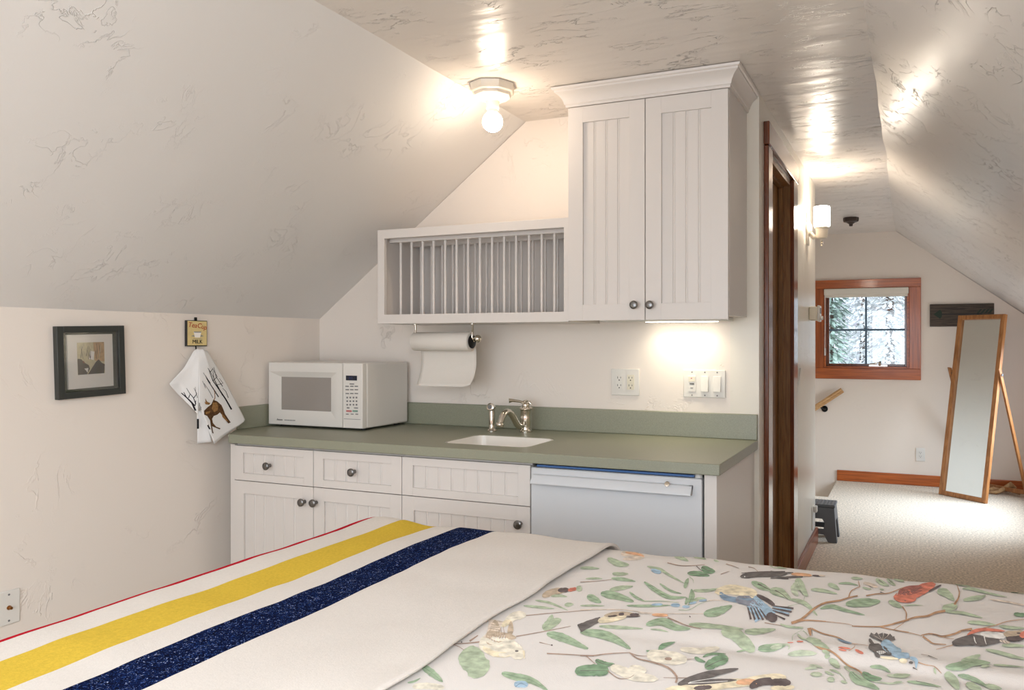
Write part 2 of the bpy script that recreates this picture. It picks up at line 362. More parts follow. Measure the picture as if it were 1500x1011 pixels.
# door to the closet in the hall wall: casing, jamb and the closed door set deep in the opening
dr = setting('door_1', (XR, 3.79, 0))
XC = XR + .021
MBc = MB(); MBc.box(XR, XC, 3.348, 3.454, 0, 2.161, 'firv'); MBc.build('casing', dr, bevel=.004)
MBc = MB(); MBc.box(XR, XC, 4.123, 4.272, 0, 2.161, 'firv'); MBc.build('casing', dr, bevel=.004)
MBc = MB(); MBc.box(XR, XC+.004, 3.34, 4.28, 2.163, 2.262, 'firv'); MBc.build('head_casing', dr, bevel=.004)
MBc = MB(); MBc.box(XR-.13, XR+.002, DY0, DY0+.02, 0, DZ, 'jamb').box(XR-.13, XR+.002, DY1-.02, DY1, 0, DZ, 'jamb').box(XR-.13, XR+.002, DY0+.02, DY1-.02, DZ-.02, DZ, 'jamb'); MBc.build('jamb', dr, bevel=.002)
MBc = MB(); MBc.box(XR-.055, XR-.035, DY0+.02, DY0+.032, 0, DZ-.02, 'jamb').box(XR-.055, XR-.035, DY1-.032, DY1-.02, 0, DZ-.02, 'jamb').box(XR-.055, XR-.035, DY0+.03, DY1-.03, DZ-.032, DZ-.02, 'jamb'); MBc.build('door_stop', dr)
MBc = MB(); MBc.box(XR-.1, XR-.06, DY0+.023, DY1-.023, .01, DZ-.024, 'jamb')
for z0, z1 in ((.22, .95), (1.08, 1.98)): MBc.box(XR-.062, XR-.056, DY0+.13, DY1-.13, z0, z1, 'jamb')
MBc.build('door_panel', dr, bevel=.003)

# far window
wn = setting('window_1', (-.39, F, 1.07))
CXL, CXR, CZB, CZT, yf = -.846, .087, .969, 1.909, F-.02
def casing(x0, x1, z0, z1, y0=yf, y1=F, m='fir', name='window_casing', bev=.003): MB().box(x0, x1, y0, y1, z0, z1, m).build(name, wn, bevel=bev)
casing(CXL, CXR, WZ1, CZT, yf-.004); casing(CXL, CXR, CZB, WZ0, yf-.004)
casing(CXL, WX0, WZ0, WZ1, m='firz'); casing(WX1, CXR, WZ0, WZ1, m='firz')
b = MB(); t = .02
for a in ((WX0, WX0+t, WZ0, WZ1), (WX1-t, WX1, WZ0, WZ1), (WX0+t, WX1-t, WZ0, WZ0+t), (WX0+t, WX1-t, WZ1-t, WZ1)): b.box(a[0], a[1], F-.01, F+.16, a[2], a[3], 'fir')
b.build('window_lining', wn, bevel=.002)
GX0, GX1, GZ0, GZ1 = -.724, -.052, 1.112, 1.79
b = MB(); ys = F+.045
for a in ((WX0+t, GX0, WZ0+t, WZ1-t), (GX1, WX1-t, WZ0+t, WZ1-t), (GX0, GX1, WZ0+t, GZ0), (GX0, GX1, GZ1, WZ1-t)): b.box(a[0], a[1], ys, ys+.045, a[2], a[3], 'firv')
b.build('sash', wn, bevel=.003)
MB().box(GX0-.004, GX1+.004, ys+.02, ys+.024, GZ0-.004, GZ1+.004, 'glass').build('pane', wn)
b = MB(); xm = yx(1268.7, ys+.03, 483); zm = yz(1268.7, 483.3, ys+.03)
b.box(xm-.009, xm+.009, ys+.008, ys+.034, GZ0, GZ1, 'steel').box(GX0, GX1, ys+.009, ys+.033, zm-.009, zm+.009, 'steel'); b.build('muntin_bars', wn)
b = MB(); xc = yx(1287, F, 537); b.box(xc-.085, xc+.075, F-.004, F+.03, WZ0+.021, WZ0+.036, 'chrome').cyl((xc+.01,F-.005,WZ0+.03), (xc+.012,F-.03,WZ0+.062), .012, 'chrome').tube([(xc+.012,F-.03,WZ0+.06),(xc-.03,F-.035,WZ0+.05),(xc-.075,F-.03,WZ0+.042)], .006, 'chrome'); b.build('crank_handle', wn, smooth=40)
# simple frames in the two windows out of view, so that light enters through real openings
for nm, w in (('window_2', 0), ('window_3', 1)):
    s_ = setting(nm, (-.75, YR, .75) if w == 0 else (XK, 6.6, QZ0)); b = MB()
    if w == 0:
        for a in ((RX0-.08, RX0+.03, RZ0-.08, RZ1+.08), (RX1-.03, RX1+.08, RZ0-.08, RZ1+.08), (RX0, RX1, RZ0-.08, RZ0+.03), (RX0, RX1, RZ1-.03, RZ1+.08), (-.77, -.73, RZ0, RZ1)): b.box(a[0], a[1], YR-.06, YR+.02, a[2], a[3], 'fir')
    else:
        for a in ((QY0-.08, QY0+.03, QZ0-.08, QZ1+.03), (QY1-.03, QY1+.08, QZ0-.08, QZ1+.03), (QY0, QY1, QZ0-.08, QZ0+.03), (QY0, QY1, QZ1-.03, QZ1+.03), (6.58, 6.62, QZ0, QZ1)): b.box(XK-.02, XK+.06, a[0], a[1], a[2], a[3], 'fir')
    b.build('window_casing', s_, bevel=.003)

# outside: snowy trees on a slope beyond the far window
MB().prism([(-9,F+.4,-1.5),(9,F+.4,-1.5),(9,26,3.2),(-9,26,3.2)], (0,0,-.3), 'snow').build('snowy_ground')['kind'] = 'structure'
def tree(x, y, h, w, mname, label, seed, gnd):
    rnd = random.Random(seed)
    t = thing('conifer_tree', (x, y, gnd), label, 'tree', 'trees outside the far window')
    b = MB(); b.tube([(x,y,gnd-.3),(x+.03,y,gnd+h*.5),(x,y,gnd+h)], [.09,.06,.01], 'bark', 8); b.build('trunk', t, smooth=60)
    b = MB(); vs = []; fs = []
    for i in range(7000):
        q = rnd.random(); z = gnd + .1 + q*h*.97; r = w*(1-q)**.75*math.sqrt(rnd.random()); a = rnd.random()*2*PI
        c = V((x+r*math.cos(a), y+r*math.sin(a), z - .25*r)); d = V((math.cos(a), math.sin(a), -.35+rnd.uniform(-.5,.5))).normalized()
        s = d.cross(V((0,0,1))).normalized()*rnd.uniform(.012,.04); d = d*rnd.uniform(.06,.17); k = len(vs)
        vs += [c-s*.4, c+d*.5+s, c+d, c+d*.5-s]; fs.append((k,k+1,k+2,k+3))
    b.faces(vs, fs, mname); b.build('foliage', t, recalc=False)
for i, a in enumerate(((-1.05, 11.0, 4.6, .46, 'needle1', 'frosted green slim conifer nearest the left window panes'), (-.3, 11.9, 4.2, .5, 'needle2', 'snow covered slim conifer nearest the right window panes'),
                       (-.72, 13.4, 4.0, .62, 'needle2', 'snow covered low conifer seen in the middle between the slim ones'), (-1.62, 14.6, 5.0, .8, 'needle3', 'bare grey violet tree behind the frosted green conifer'),
                       (.15, 15.0, 5.0, .85, 'needle1', 'frosted green wide conifer behind the snowy one at the right'), (-.85, 17.2, 5.4, 1.2, 'needle3', 'bare grey violet tree farthest away in the window view'))):
    tree(*a, 30+i, -1.5 + (a[1]-F-.4)*4.7/17.85)

# ------------------------------------------------------------------ blind, plank sign, rail, mirror, stool, plates of the far room
b = thing('roller_blind', (-.39, F-.01, 1.76), 'cream roller blind rolled up at the top of the far window', 'blind')
MB().box(WX0+.004, WX1-.004, F-.035, F+.02, 1.765, 1.826, 'blind').build('cassette', b, bevel=.008)
MB().box(WX0+.012, WX1-.012, F-.012, F-.002, 1.742, 1.767, 'blind').build('bottom_bar', b, bevel=.004)
MB().tube([(WX0+.012,F-.02,1.77),(WX0+.014,F-.02,1.5),(WX0+.012,F-.02,1.25)], .004, 'white', 8).box(WX0+.007, WX0+.02, F-.026, F-.014, 1.19, 1.26, 'white').build('pull_cord', b, smooth=50)

p0, p1 = onY(1362, 446, F), onY(1456, 478, F)
s_ = thing('plank_sign', ((p0.x+p1.x)/2, F, p1.z), 'weathered dark plank sign with a painted arrow on the far wall', 'sign')
MB().box(p0.x, p1.x, F-.022, F, p1.z, p0.z, 'plank').build('plank', s_, bevel=.003)
zc = (p0.z+p1.z)/2 + .01; ya = F-.0235
b = MB(); b.prism([(p0.x+.03,ya,zc),(p0.x+.085,ya,zc+.042),(p0.x+.1,ya,zc+.02),(p0.x+.1,ya,zc-.02),(p0.x+.085,ya,zc-.042)], (0,.002,0), 'arrow')
b.box(p0.x+.1, p1.x-.1, ya, ya+.002, zc-.005, zc+.005, 'shaft')
for i in range(4):
    x = p1.x-.14+i*.03
    for sg in (1, -1): b.prism([(x,ya,zc+sg*.004),(x+.018,ya,zc+sg*.004),(x+.045,ya,zc+sg*.04),(x+.027,ya,zc+sg*.04)], (0,.002,0), 'arrow')
b.build('painted_arrow', s_)

h = thing('handrail', (-.75, F, .7), 'light wood handrail sloping down beside the stairs below the window', 'handrail')
yr = F-.07; a0, a1 = onY(1195, 597, yr), onY(1234, 571.5, yr); dv = (a1-a0).normalized(); up = V((-dv.z,0,dv.x)); st = a1 - dv*1.1
b = MB(); prof = [(-.02,-.026),(.02,-.026),(.023,-.01),(.019,.0),(.023,.012),(.016,.026),(-.016,.026),(-.023,.012),(-.019,0),(-.023,-.01)]
b.prism([st + V((0,q[0],0)) + up*q[1] for q in prof], a1-st, 'rail'); b.build('rail', h, bevel=.002)
pc = onY(1208, 599, F)
b = MB(); b.lathe([(.03,0),(.03,.006),(.012,.012),(.009,.03)], (pc.x,F,pc.z), 'blackm', (0,-1,0)); b.tube([(pc.x,F-.02,pc.z),(pc.x-.005,F-.06,pc.z+.005),(pc.x-.03,yr,a0.z+(pc.x-.03-a0.x)*dv.z/dv.x-.03)], .008, 'blackm'); b.build('bracket', h, smooth=50)

# standing mirror, leaning back on two hinged rear legs
m0, m1 = onZ(1377, 724, 0), onZ(1445.6, 738, 0)
dd = (m1-m0); W = dd.length; dd.normalize(); nb = V((-dd.y, dd.x, 0))
if nb.y < 0: nb = -nb
LEAN, LEN, LEGK = .1614, 1.57, .35
ax = (nb*math.sin(LEAN) + V((0,0,math.cos(LEAN)))); nn = dd.cross(ax).normalized()
if nn.y > 0: nn = -nn
def mp(a, l, o=0): return m0 + dd*a + ax*l + nn*o
cm = thing('standing_mirror', (m0+m1)/2, 'tall tilted standing mirror in a honey wood frame by the far wall', 'mirror')
def bar(a0, a1, l0, l1, o0, o1, m):
    b = MB(); P = [mp(a0,l0,o0), mp(a1,l0,o0), mp(a1,l1,o0), mp(a0,l1,o0)]; b.prism(P, nn*(o1-o0), m); return b
fw = .038
for q in ((0, fw, 0, LEN), (W-fw, W, 0, LEN)): bar(*q, -.012, .022, 'pine').build('frame_side', cm, bevel=.003)
for q in ((fw, W-fw, 0, fw), (fw, W-fw, LEN-fw, LEN)): bar(*q, -.012, .022, 'pine').build('frame_rail', cm, bevel=.003)
bar(fw, W-fw, fw, LEN-fw, -.006, 0, 'mirror').build('mirror_glass', cm)
bar(fw-.005, W-fw+.005, fw-.005, LEN-fw+.005, -.01, -.0065, 'plank').build('back_panel', cm)
PV = LEN*.675
for a, sg in ((-.022, 0), (W+.004, 1)):
    top = mp(a, PV, -.0) ; foot = V((top.x, top.y, 0)) + nb*LEGK; top2 = top + (top-foot).normalized()*.05
    b = MB(); b.prism([top2, top2+dd*.018, top2+dd*.018+nn*.035, top2+nn*.035], foot+V((0,0,.0))-top2, 'pine'); b.build('rear_leg', cm, bevel=.003)
    b = MB(); b.cyl(top-dd*.004+nn*.012, top+dd*.024+nn*.012, .012, 'nickel'); b.build('pivot', cm, smooth=50)
fa = mp(-.02, PV); fb = mp(W+.02, PV); q0 = V((fa.x,fa.y,.03))+nb*(LEGK-.03); q1 = V((fb.x,fb.y,.03))+nb*(LEGK-.03)
MB().prism([q0, q0+V((0,0,.035)), q0+V((0,0,.035))+nb*.016, q0+nb*.016], q1-q0, 'pine').build('crossbar', cm, bevel=.002)

b = MB(); c0 = onZ(1452, 724, 0); 
b.tube([c0+V((-.04,.02,.025)), c0+V((.02,.03,.04)), c0+V((.07,.03,.03)), c0+V((.12,.06,.05)), c0+V((.16,.09,.075)), c0+V((.2,.1,.05))], [.012,.022,.018,.024,.028,.01], 'drift')
b.tube([c0+V((-.02,.0,.015)), c0+V((.04,-.01,.02)), c0+V((.1,.05,.035))], [.008,.016,.012], 'drift'); b.tube([c0+V((.12,.06,.05)), c0+V((.17,.03,.03)), c0+V((.22,.0,.012))], [.014,.012,.006], 'drift')
tag(b.build('branch', base=c0, smooth=60), 'knobbly tan branch lying on the carpet behind the mirror', 'branch')

# step stool on the landing
yq = E_ + .03; zt = onY(1213, 741, yq).z; xr_ = yx(1226, yq, 800); xt = yx(1222, yq+.03, 742)
st_ = thing('step_stool', (xr_-.16, yq+.12, 0), 'grey plastic folding step stool standing on the carpet past the hall wall', 'step stool')
xl_, xlt = xr_-.33, xt-.30
b = MB(); b.prism([(xlt-.005,yq+.025,zt-.02),(xt+.005,yq+.025,zt-.02),(xt+.005,yq+.205,zt-.02),(xlt-.005,yq+.205,zt-.02)], (0,0,.02), 'grey')
b.build('tread', st_, bevel=.006)
b = MB()
for i in range(13):
    for j in range(8): b.cyl((xlt+.018+i*.0225, yq+.04+j*.0215, zt), (xlt+.018+i*.0225, yq+.04+j*.0215, zt+.002), .006, 'greyl', seg=8)
b.build('grip_dots', st_)
def panel(y0, y1, sgn):
    o = [(xl_,y0,0),(xl_+.055,y0,0),(xl_+.085,y0,.05),(xr_-.085,y0,.05),(xr_-.055,y0,0),(xr_,y0,0),(xt,y1,zt-.02),(xlt,y1,zt-.02)]
    o = [V((p[0], y0+(y1-y0)*p[2]/(zt-.02), p[2])) for p in o]
    def q(x, z): return V((x, y0+(y1-y0)*z/(zt-.02), z))
    cx_ = (xl_+xr_)/2; hs = [[q(cx_-.08,.085), q(cx_+.08,.085), q(cx_+.085,.125), q(cx_+.07,.15), q(cx_-.07,.15), q(cx_-.085,.125)]]
    return MB().holed(o, hs, (0,.014*sgn,0), 'grey')
panel(yq, yq+.028, 1).build('front_panel', st_, bevel=.003); panel(yq+.232, yq+.205, -1).build('back_panel', st_, bevel=.003)
for xa, xb in ((xl_, xlt), (xr_-.014, xt-.014)):
    MB().prism([(xa,yq+.012,0),(xa,yq+.05,0),(xa+(xb-xa)*.6,yq+.07,zt*.55),(xa+(xb-xa)*.6,yq+.165,zt*.55),(xa,yq+.18,0),(xa,yq+.222,0),(xb,yq+.2,zt-.02),(xb,yq+.03,zt-.02)], (.014,0,0), 'grey').build('side_panel', st_, bevel=.003)

def outlet_parts(root, put, cols):
    """put(a, z, d0, d1, w, h, material name, part name, parent) places a block on the wall, a along it"""
    pass
def plate_box(root, face, a, z, w, h, t=.006, m='white', name='plate'):
    b = MB()
    if face == 'Y-': b.box(a[0]-w/2, a[0]+w/2, a[1]-t, a[1], z-h/2, z+h/2, m)
    elif face == 'X+': b.box(a[0], a[0]+t, a[1]-w/2, a[1]+w/2, z-h/2, z+h/2, m)
    return b.build(name, root, bevel=.003)
def receptacle(root, cx, y, z, m='white'):
    b = MB(); b.box(cx-.0165, cx+.0165, y-.003, y, z-.033, z+.033, m)
    for s in (1, -1):
        zz = z + s*.017
        b.box(cx-.0085, cx-.0062, y-.0034, y, zz-.001, zz+.008, 'slot').box(cx+.0062, cx+.0085, y-.0034, y, zz, zz+.007, 'slot').cyl((cx,y-.0034,zz-.008), (cx,y,zz-.008), .0028, 'slot', seg=10)
    if m == 'ivory': b.box(cx-.009, cx-.001, y-.0042, y, z-.003, z+.003, 'ivory').box(cx+.001, cx+.009, y-.0042, y, z-.003, z+.003, 'ivory')
    return b.build('receptacle', root)
po = (onY(1341.5,656,F)+onY(1355,676,F))/2
o_ = thing('wall_outlet', (po.x, F, po.z), 'single white wall outlet low on the far wall left of the mirror', 'outlet')
plate_box(o_, 'Y-', (po.x, F), po.z, .078, .122); receptacle(o_, po.x, F-.006, po.z)
o_ = thing('wall_outlet', (XR, 5.12, .2), 'white wall outlet low on the hall wall above the baseboard', 'outlet')
plate_box(o_, 'X+', (XR, 5.12), .2, .1, .15, .008); MB().box(XR+.008, XR+.03, 5.1, 5.145, .235, .275, 'white').build('night_light', o_, bevel=.005)
o_ = thing('light_switch', (XR, 4.44, 1.14), 'white light switch on the hall wall beside the wooden door casing', 'light switch')
plate_box(o_, 'X+', (XR, 4.44), 1.14, .085, .122, .007); MB().prism([(XR+.006,4.423,1.105),(XR+.006,4.423,1.175),(XR+.018,4.423,1.175),(XR+.009,4.423,1.105)], (0,.034,0), 'white').build('rocker', o_, bevel=.001)
t_ = thing('thermostat', (XR, 4.98, 1.495), 'pale boxy thermostat sticking out from the end of the hall wall', 'thermostat')
MB().box(XR, XR+.05, 4.93, 5.03, 1.452, 1.538, 'ivory').build('housing', t_, bevel=.008)
MB().box(XR+.05, XR+.064, 4.935, 5.04, 1.445, 1.545, 'white').build('cover', t_, bevel=.004)
MB().box(XR+.064, XR+.066, 4.95, 5.02, 1.495, 1.53, 'mgrey').build('display', t_)
MB().cyl((XR+.064,4.985,1.468), (XR+.08,4.985,1.468), .012, 'white').build('dial', t_, smooth=40)

# wall sconce
ysc = 4.83; sc_ = thing('wall_sconce', (XR, ysc, 2.0), 'white wall sconce with a lit glass shade on the hall wall', 'wall lamp')
xs = yx(1204, ysc, 320); zs = lambda v: yz(1204, v, ysc)
MB().lathe([(.055,0),(.055,.008),(.048,.016),(.03,.022),(.02,.03)], (XR,ysc,zs(334)), 'porc', (1,0,0)).box(XR, XR+.012, ysc-.042, ysc+.042, zs(358), zs(311), 'porc').build('back_plate', sc_, bevel=.004)
MB().tube([(XR+.015,ysc,zs(340)),(XR+.04,ysc,zs(347)),(xs-.03,ysc,zs(346)),(xs,ysc,zs(348))], [.014,.014,.015,.016], 'porc').build('arm', sc_, smooth=60)
MB().lathe([(.012,0),(.03,.004),(.034,.02),(.036,zs(336)-zs(350)),(.044,zs(334)-zs(350)),(.044,zs(333)-zs(350))], (xs,ysc,zs(350)), 'porc').build('cup', sc_, smooth=40)
MB().lathe([(.002,0),(.007,.004),(.005,.012),(.009,.02),(.006,.028),(.009,.034)], (xs,ysc,zs(361)), 'chrome').build('finial', sc_, smooth=40)
MB().lathe([(.036,0),(.046,.008),(.047,zs(305)-zs(333)),(.044,zs(303)-zs(333)),(.041,zs(303)-zs(333)),(.041,.01)], (xs,ysc,zs(333)), 'shade', seg=32, caps=False).build('glass_shade', sc_, smooth=40)

# dark fixture on the far ceiling
c0 = onZ(1246.5, 319, ZC)
f_ = thing('ceiling_fixture', (c0.x, c0.y, ZC), 'small dark octagonal ceiling fixture near the far wall', 'ceiling fixture')
MB().lathe([(.022,-.05),(.035,-.04),(.058,-.034),(.062,-.02),(.062,0)], (c0.x,c0.y,ZC), 'bronze', seg=8).build('canopy', f_)
MB().lathe([(.013,-.07),(.016,-.05)], (c0.x,c0.y,ZC), 'bronze', seg=16).build('socket', f_, smooth=40)
# lit kitchen lamp
c0 = onZ(721, 125, ZC); lx = -1.548; ly = c0.y
f_ = thing('ceiling_lamp', (lx, ly, ZC), 'white octagonal porcelain ceiling lamp with a bare lit bulb', 'ceiling lamp')
MB().lathe([(.03,-.066),(.06,-.056),(.074,-.046),(.076,-.036),(.088,-.03),(.09,-.012),(.094,0)], (lx,ly,ZC), 'porc', seg=8).build('canopy', f_, bevel=.003)
MB().lathe([(.024,-.098),(.027,-.092),(.026,-.074),(.03,-.066)], (lx,ly,ZC), 'porc').build('socket', f_, smooth=40)
zb = 2.203; R = .041
MB().ball((lx,ly,zb), R, 'bulb').build('bulb', f_, smooth=60)
MB().lathe([(.0245,.034),(.0225,.042),(.021,.052),(.02,.062)], (lx,ly,zb), 'porc').build('bulb_neck', f_, smooth=40)
# ------------------------------------------------------------------ kitchen: base cabinets, worktop, sink, fridge
CF, CB = 2.535, D                     # worktop front edge, kitchen wall
YD = 2.562                            # face of doors and drawer fronts
def shaker(x0, x1, z0, z1, y, rail=.055, m='cab', th=.02, pitch=.056, railz=None):
    """frame-and-beadboard front; face at y, body behind it"""
    b = MB()
    rz_ = railz or rail
    b.box(x0, x0+rail, y, y+th, z0, z1, m).box(x1-rail, x1, y, y+th, z0, z1, m).box(x0+rail, x1-rail, y, y+th, z0, z0+rz_, m).box(x0+rail, x1-rail, y, y+th, z1-rz_, z1, m)
    xa, xb, za, zb_ = x0+rail-.002, x1-rail+.002, z0+rz_-.002, z1-rz_+.002
    yp = y + .009; n = max(2, round((xb-xa)/pitch)); pw = (xb-xa)/n; prof = [(xa, yp)]
    for i in range(1, n):
        c = xa + i*pw
        prof += [(c-.0045,yp),(c-.0035,yp+.0025),(c-.0018,yp+.0025),(c-.0008,yp),(c+.0028,yp),(c+.0038,yp+.0013),(c+.0048,yp+.0013),(c+.0058,yp)]
    prof += [(xb, yp), (xb, y+th), (xa, y+th)]
    b.prism([(p[0], p[1], za) for p in prof], (0, 0, zb_-za), m)
    return b
def knob(x, y, z, parent):
    b = MB(); b.lathe([(.008,0),(.0075,.006),(.006,.012),(.009,.016),(.0155,.02),(.017,.024),(.016,.028),(.0115,.0305),(.011,.0295),(.003,.031)], (x,y,z), 'nickel', (0,-1,0), 24)
    return b.build('knob', parent, smooth=35)
def fz(u, v): return yz(u, v, YD)
uX = lambda u, v=690: yx(u, YD, v)
x1_, x2_, x3_, x4_ = uX(336.3), uX(459), uX(588.6), uX(777)
zt_ = fz(459, 659.8); zm_ = fz(459, 713.5); zTop = .873
g = .0016
def base_cab(root, x0, x1, top=.868):
    b = MB(); y0 = YD+.0205; t = .018
    b.box(x0, x0+t, y0, D-.002, .1, top, 'cab').box(x1-t, x1, y0, D-.002, .1, top, 'cab').box(x0+t, x1-t, y0, D-.002, .1, .118, 'cab').box(x0+t, x1-t, D-.014, D-.002, .118, top, 'cab').box(x0+t, x1-t, y0, y0+.08, top-.02, top, 'cab')
    b.box(x0+t, x1-t, y0+.06, y0+.075, 0, .1, 'cab').box(x0, x0+t, y0+.06, D-.002, 0, .1, 'cab').box(x1-t, x1, y0+.06, D-.002, 0, .1, 'cab')
    return b.build('carcass', root, bevel=.001)
zd = zm_
c1 = thing('base_cabinet', ((x1_+x3_)/2, 2.85, 0), 'white base cabinet with two drawers over two beadboard doors below the microwave', 'cabinet')
base_cab(c1, x1_+.001, x3_-.001)
xs1 = uX(343)
MB().box(x1_+.001, xs1-g, YD+.004, YD+.02, .1, .868, 'cab').build('stile', c1, bevel=.0015)
def front(name, root, x0, x1, z0, z1, kx, kz, rail=.055):
    o = shaker(x0+g, x1-g, z0+g, z1-g, YD, rail, railz=None if z1-z0 > .3 else .031).build(name, root, bevel=.0014)
    if kx is not None: knob(kx, YD, kz, o)
    return o
front('drawer', c1, xs1, x2_, zd, zt_, uX(395.5,682), fz(395.5,682), .05)
front('drawer', c1, x2_, x3_, zd, zt_, uX(519.5,691), fz(519.5,691), .05)
front('door', c1, xs1, x2_, .115, zd, uX(446.5,735), fz(446.5,735))
front('door', c1, x2_, x3_, .115, zd, uX(463.5,736), fz(463.5,736))
c2 = thing('base_cabinet', ((x3_+x4_)/2, 2.85, 0), 'white sink base cabinet with a knobless false drawer front left of the fridge', 'cabinet')
base_cab(c2, x3_+.001, x4_-.001, .70)
MB().box(x3_+.001, x4_-.001, YD+.0205, YD+.04, .70, .868, 'cab').build('front_rail', c2)
front('false_drawer', c2, x3_, x4_, zd, zt_, None, None, .05)
front('door', c2, x3_, x4_, .115, zd, uX(762.5,767), fz(762.5,767))
# end panel right of the fridge
xe0, xe1 = uX(1031.5,710), uX(1050,715)
ep = thing('end_panel', ((xe0+xe1)/2, 2.9, 0), 'white cabinet end panel right of the fridge under the worktop', 'cabinet panel')
MB().box(xe0, xe1, YD, YD+.02, 0, .874, 'cab').build('stile', ep, bevel=.0015)
MB().box(xe1-.018, xe1, YD+.0202, D-.002, 0, .874, 'cab').build('side', ep, bevel=.0015)

# fridge
fx0, fx1 = uX(778,700), uX(1028.5,700); yF = 2.558
fr = thing('mini_fridge', ((fx0+fx1)/2, 2.85, 0), 'white under-counter fridge with a long lipped handle across its door top', 'fridge')
zf = yz(778, 684.5, yF)
MB().box(fx0+.004, fx1-.004, yF+.05, D-.06, .02, zf-.003, 'fridge').build('body', fr, bevel=.004)
do_ = MB().box(fx0, fx1, yF, yF+.044, .06, zf, 'fridge').build('door', fr, bevel=.006, seg=3)
zh0, zh1 = yz(781.5,706.8,yF-.0), yz(781.5,693.6,yF)
hx0, hx1 = yx(781.5,yF,700), yx(1015,yF,712)
b = MB(); b.prism([(hx0,yF+.001,zh1),(hx0,yF-.012,zh1-.003),(hx0,yF-.03,zh0+.006),(hx0,yF-.03,zh0),(hx0,yF-.022,zh0),(hx0,yF-.008,zh1-.014),(hx0,yF+.001,zh1-.016)], (hx1-hx0,0,0), 'fridge')
b.prism([(hx1-.012,yF+.001,zh1),(hx1-.012,yF-.012,zh1-.003),(hx1-.012,yF-.03,zh0),(hx1-.012,yF+.001,zh0)], (.012,0,0), 'fridge')
b.build('handle', do_, bevel=.0015)
lk = onY(977, 711.5, yF-.02); MB().lathe([(.009,0),(.009,.004),(.006,.005)], (lk.x,yF-.017,lk.z+.004), 'chrome', (0,-.85,.5)).build('lock', do_, smooth=30)
MB().box(fx0+.02, fx1-.03, yF+.012, yF+.06, zf+.002, zf+.009, 'bluestrip').build('top_strip', fr)  # thin blue strip in the gap above the fridge door
MB().cyl((fx1-.018,yF+.03,zf-.002), (fx1-.018,yF+.03,zf+.014), .014, 'white').build('hinge_cap', fr, smooth=40)
MB().box(fx0-.002, fx1+.002, yF+.1, yF+.11, 0, .05, 'dark').build('plinth', fr)

# worktop
SK = [(-1.752,2.652),(-1.748,2.935),(-1.378,2.975),(-1.36,2.668)]
sx0, sx1, sy0, sy1 = -1.752, -1.366, 2.66, 2.955
def rrect(x0, x1, y0, y1, r, n=6):
    out = []
    for cx_, cy_, a in ((x1-r,y1-r,0),(x0+r,y1-r,90),(x0+r,y0+r,180),(x1-r,y0+r,270)):
        for k in range(n+1): q = math.radians(a+90*k/n); out.append((cx_+r*math.cos(q), cy_+r*math.sin(q)))
    return out
wx1 = -.583
hole = [(p[0],p[1],.914) for p in rrect(sx0, sx1, sy0, sy1, .045)]
wt = thing('worktop', ((XL+wx1)/2, 2.88, .876), 'long green speckled worktop with raised back edge over the base cabinets', 'worktop')
MB().holed([(-2.765,CF,.914),(wx1,CF,.914),(wx1,D-.001,.914),(XL+.001,D-.001,.914),(XL+.001,2.68,.914)], [hole], (0,0,-.038), 'counter').build('slab', wt, bevel=.003)
MB().box(XL+.0135, wx1, D-.02, D-.001, .9142, 1.02, 'counter').build('backsplash', wt, bevel=.003)
MB().box(XL+.001, XL+.013, 2.685, D-.0205, .9142, 1.02, 'counter').build('side_splash', wt, bevel=.003)
# sink
b = MB(); rings = []
for (d, z, r) in ((.0015,.9125,.045),(.007,.912,.045),(.008,.90,.045),(.018,.76,.05),(.05,.735,.06)):
    rings.append([(p[0],p[1],z) for p in rrect(sx0+d, sx1-d, sy0+d, sy1-d, r)])
n = len(rings[0]); vs = [p for r_ in rings for p in r_]
b.faces(vs, [(i*n+k, i*n+(k+1) % n, (i+1)*n+(k+1) % n, (i+1)*n+k) for i in range(len(rings)-1) for k in range(n)] + [tuple(range((len(rings)-1)*n, len(rings)*n))], 'sinkw')
sk = thing('sink', ((sx0+sx1)/2, (sy0+sy1)/2, .735), 'small white sink set into the green worktop', 'sink')
bo = b.build('basin', sk, smooth=60); md = bo.modifiers.new('thick', 'SOLIDIFY'); md.thickness = .006; md.offset = -1
MB().lathe([(.03,0),(.03,.003),(.02,.004),(.018,.001)], ((sx0+sx1)/2,(sy0+sy1)/2,.7352), 'chrome').build('drain', sk, smooth=40)
# faucet
fp = onZ(770.3, 633, .914); fx, fy = fp.x, fp.y
fc = thing('faucet', (fx, fy, .914), 'polished nickel single lever faucet with an arched spout behind the sink', 'faucet')
k = 1.0
MB().lathe([(.03,0),(.03,.006),(.026,.009),(.024,.014),(.0255,.03),(.027,.07),(.024,.096),(.026,.1),(.03,.104),(.03,.108),(.024,.112),(.017,.115)], (fx,fy,.914), 'chrome').build('body', fc, smooth=35)
b = MB(); S = [(0,-.018,.034),(0,-.034,.028),(0,-.055,.038),(0,-.08,.068),(0,-.105,.094),(0,-.13,.1),(0,-.152,.088),(0,-.168,.064),(0,-.174,.05)]
sp = [V((fx-.004+p[0]-abs(p[1])*.18, fy+p[1], .914+p[2])) for p in S]
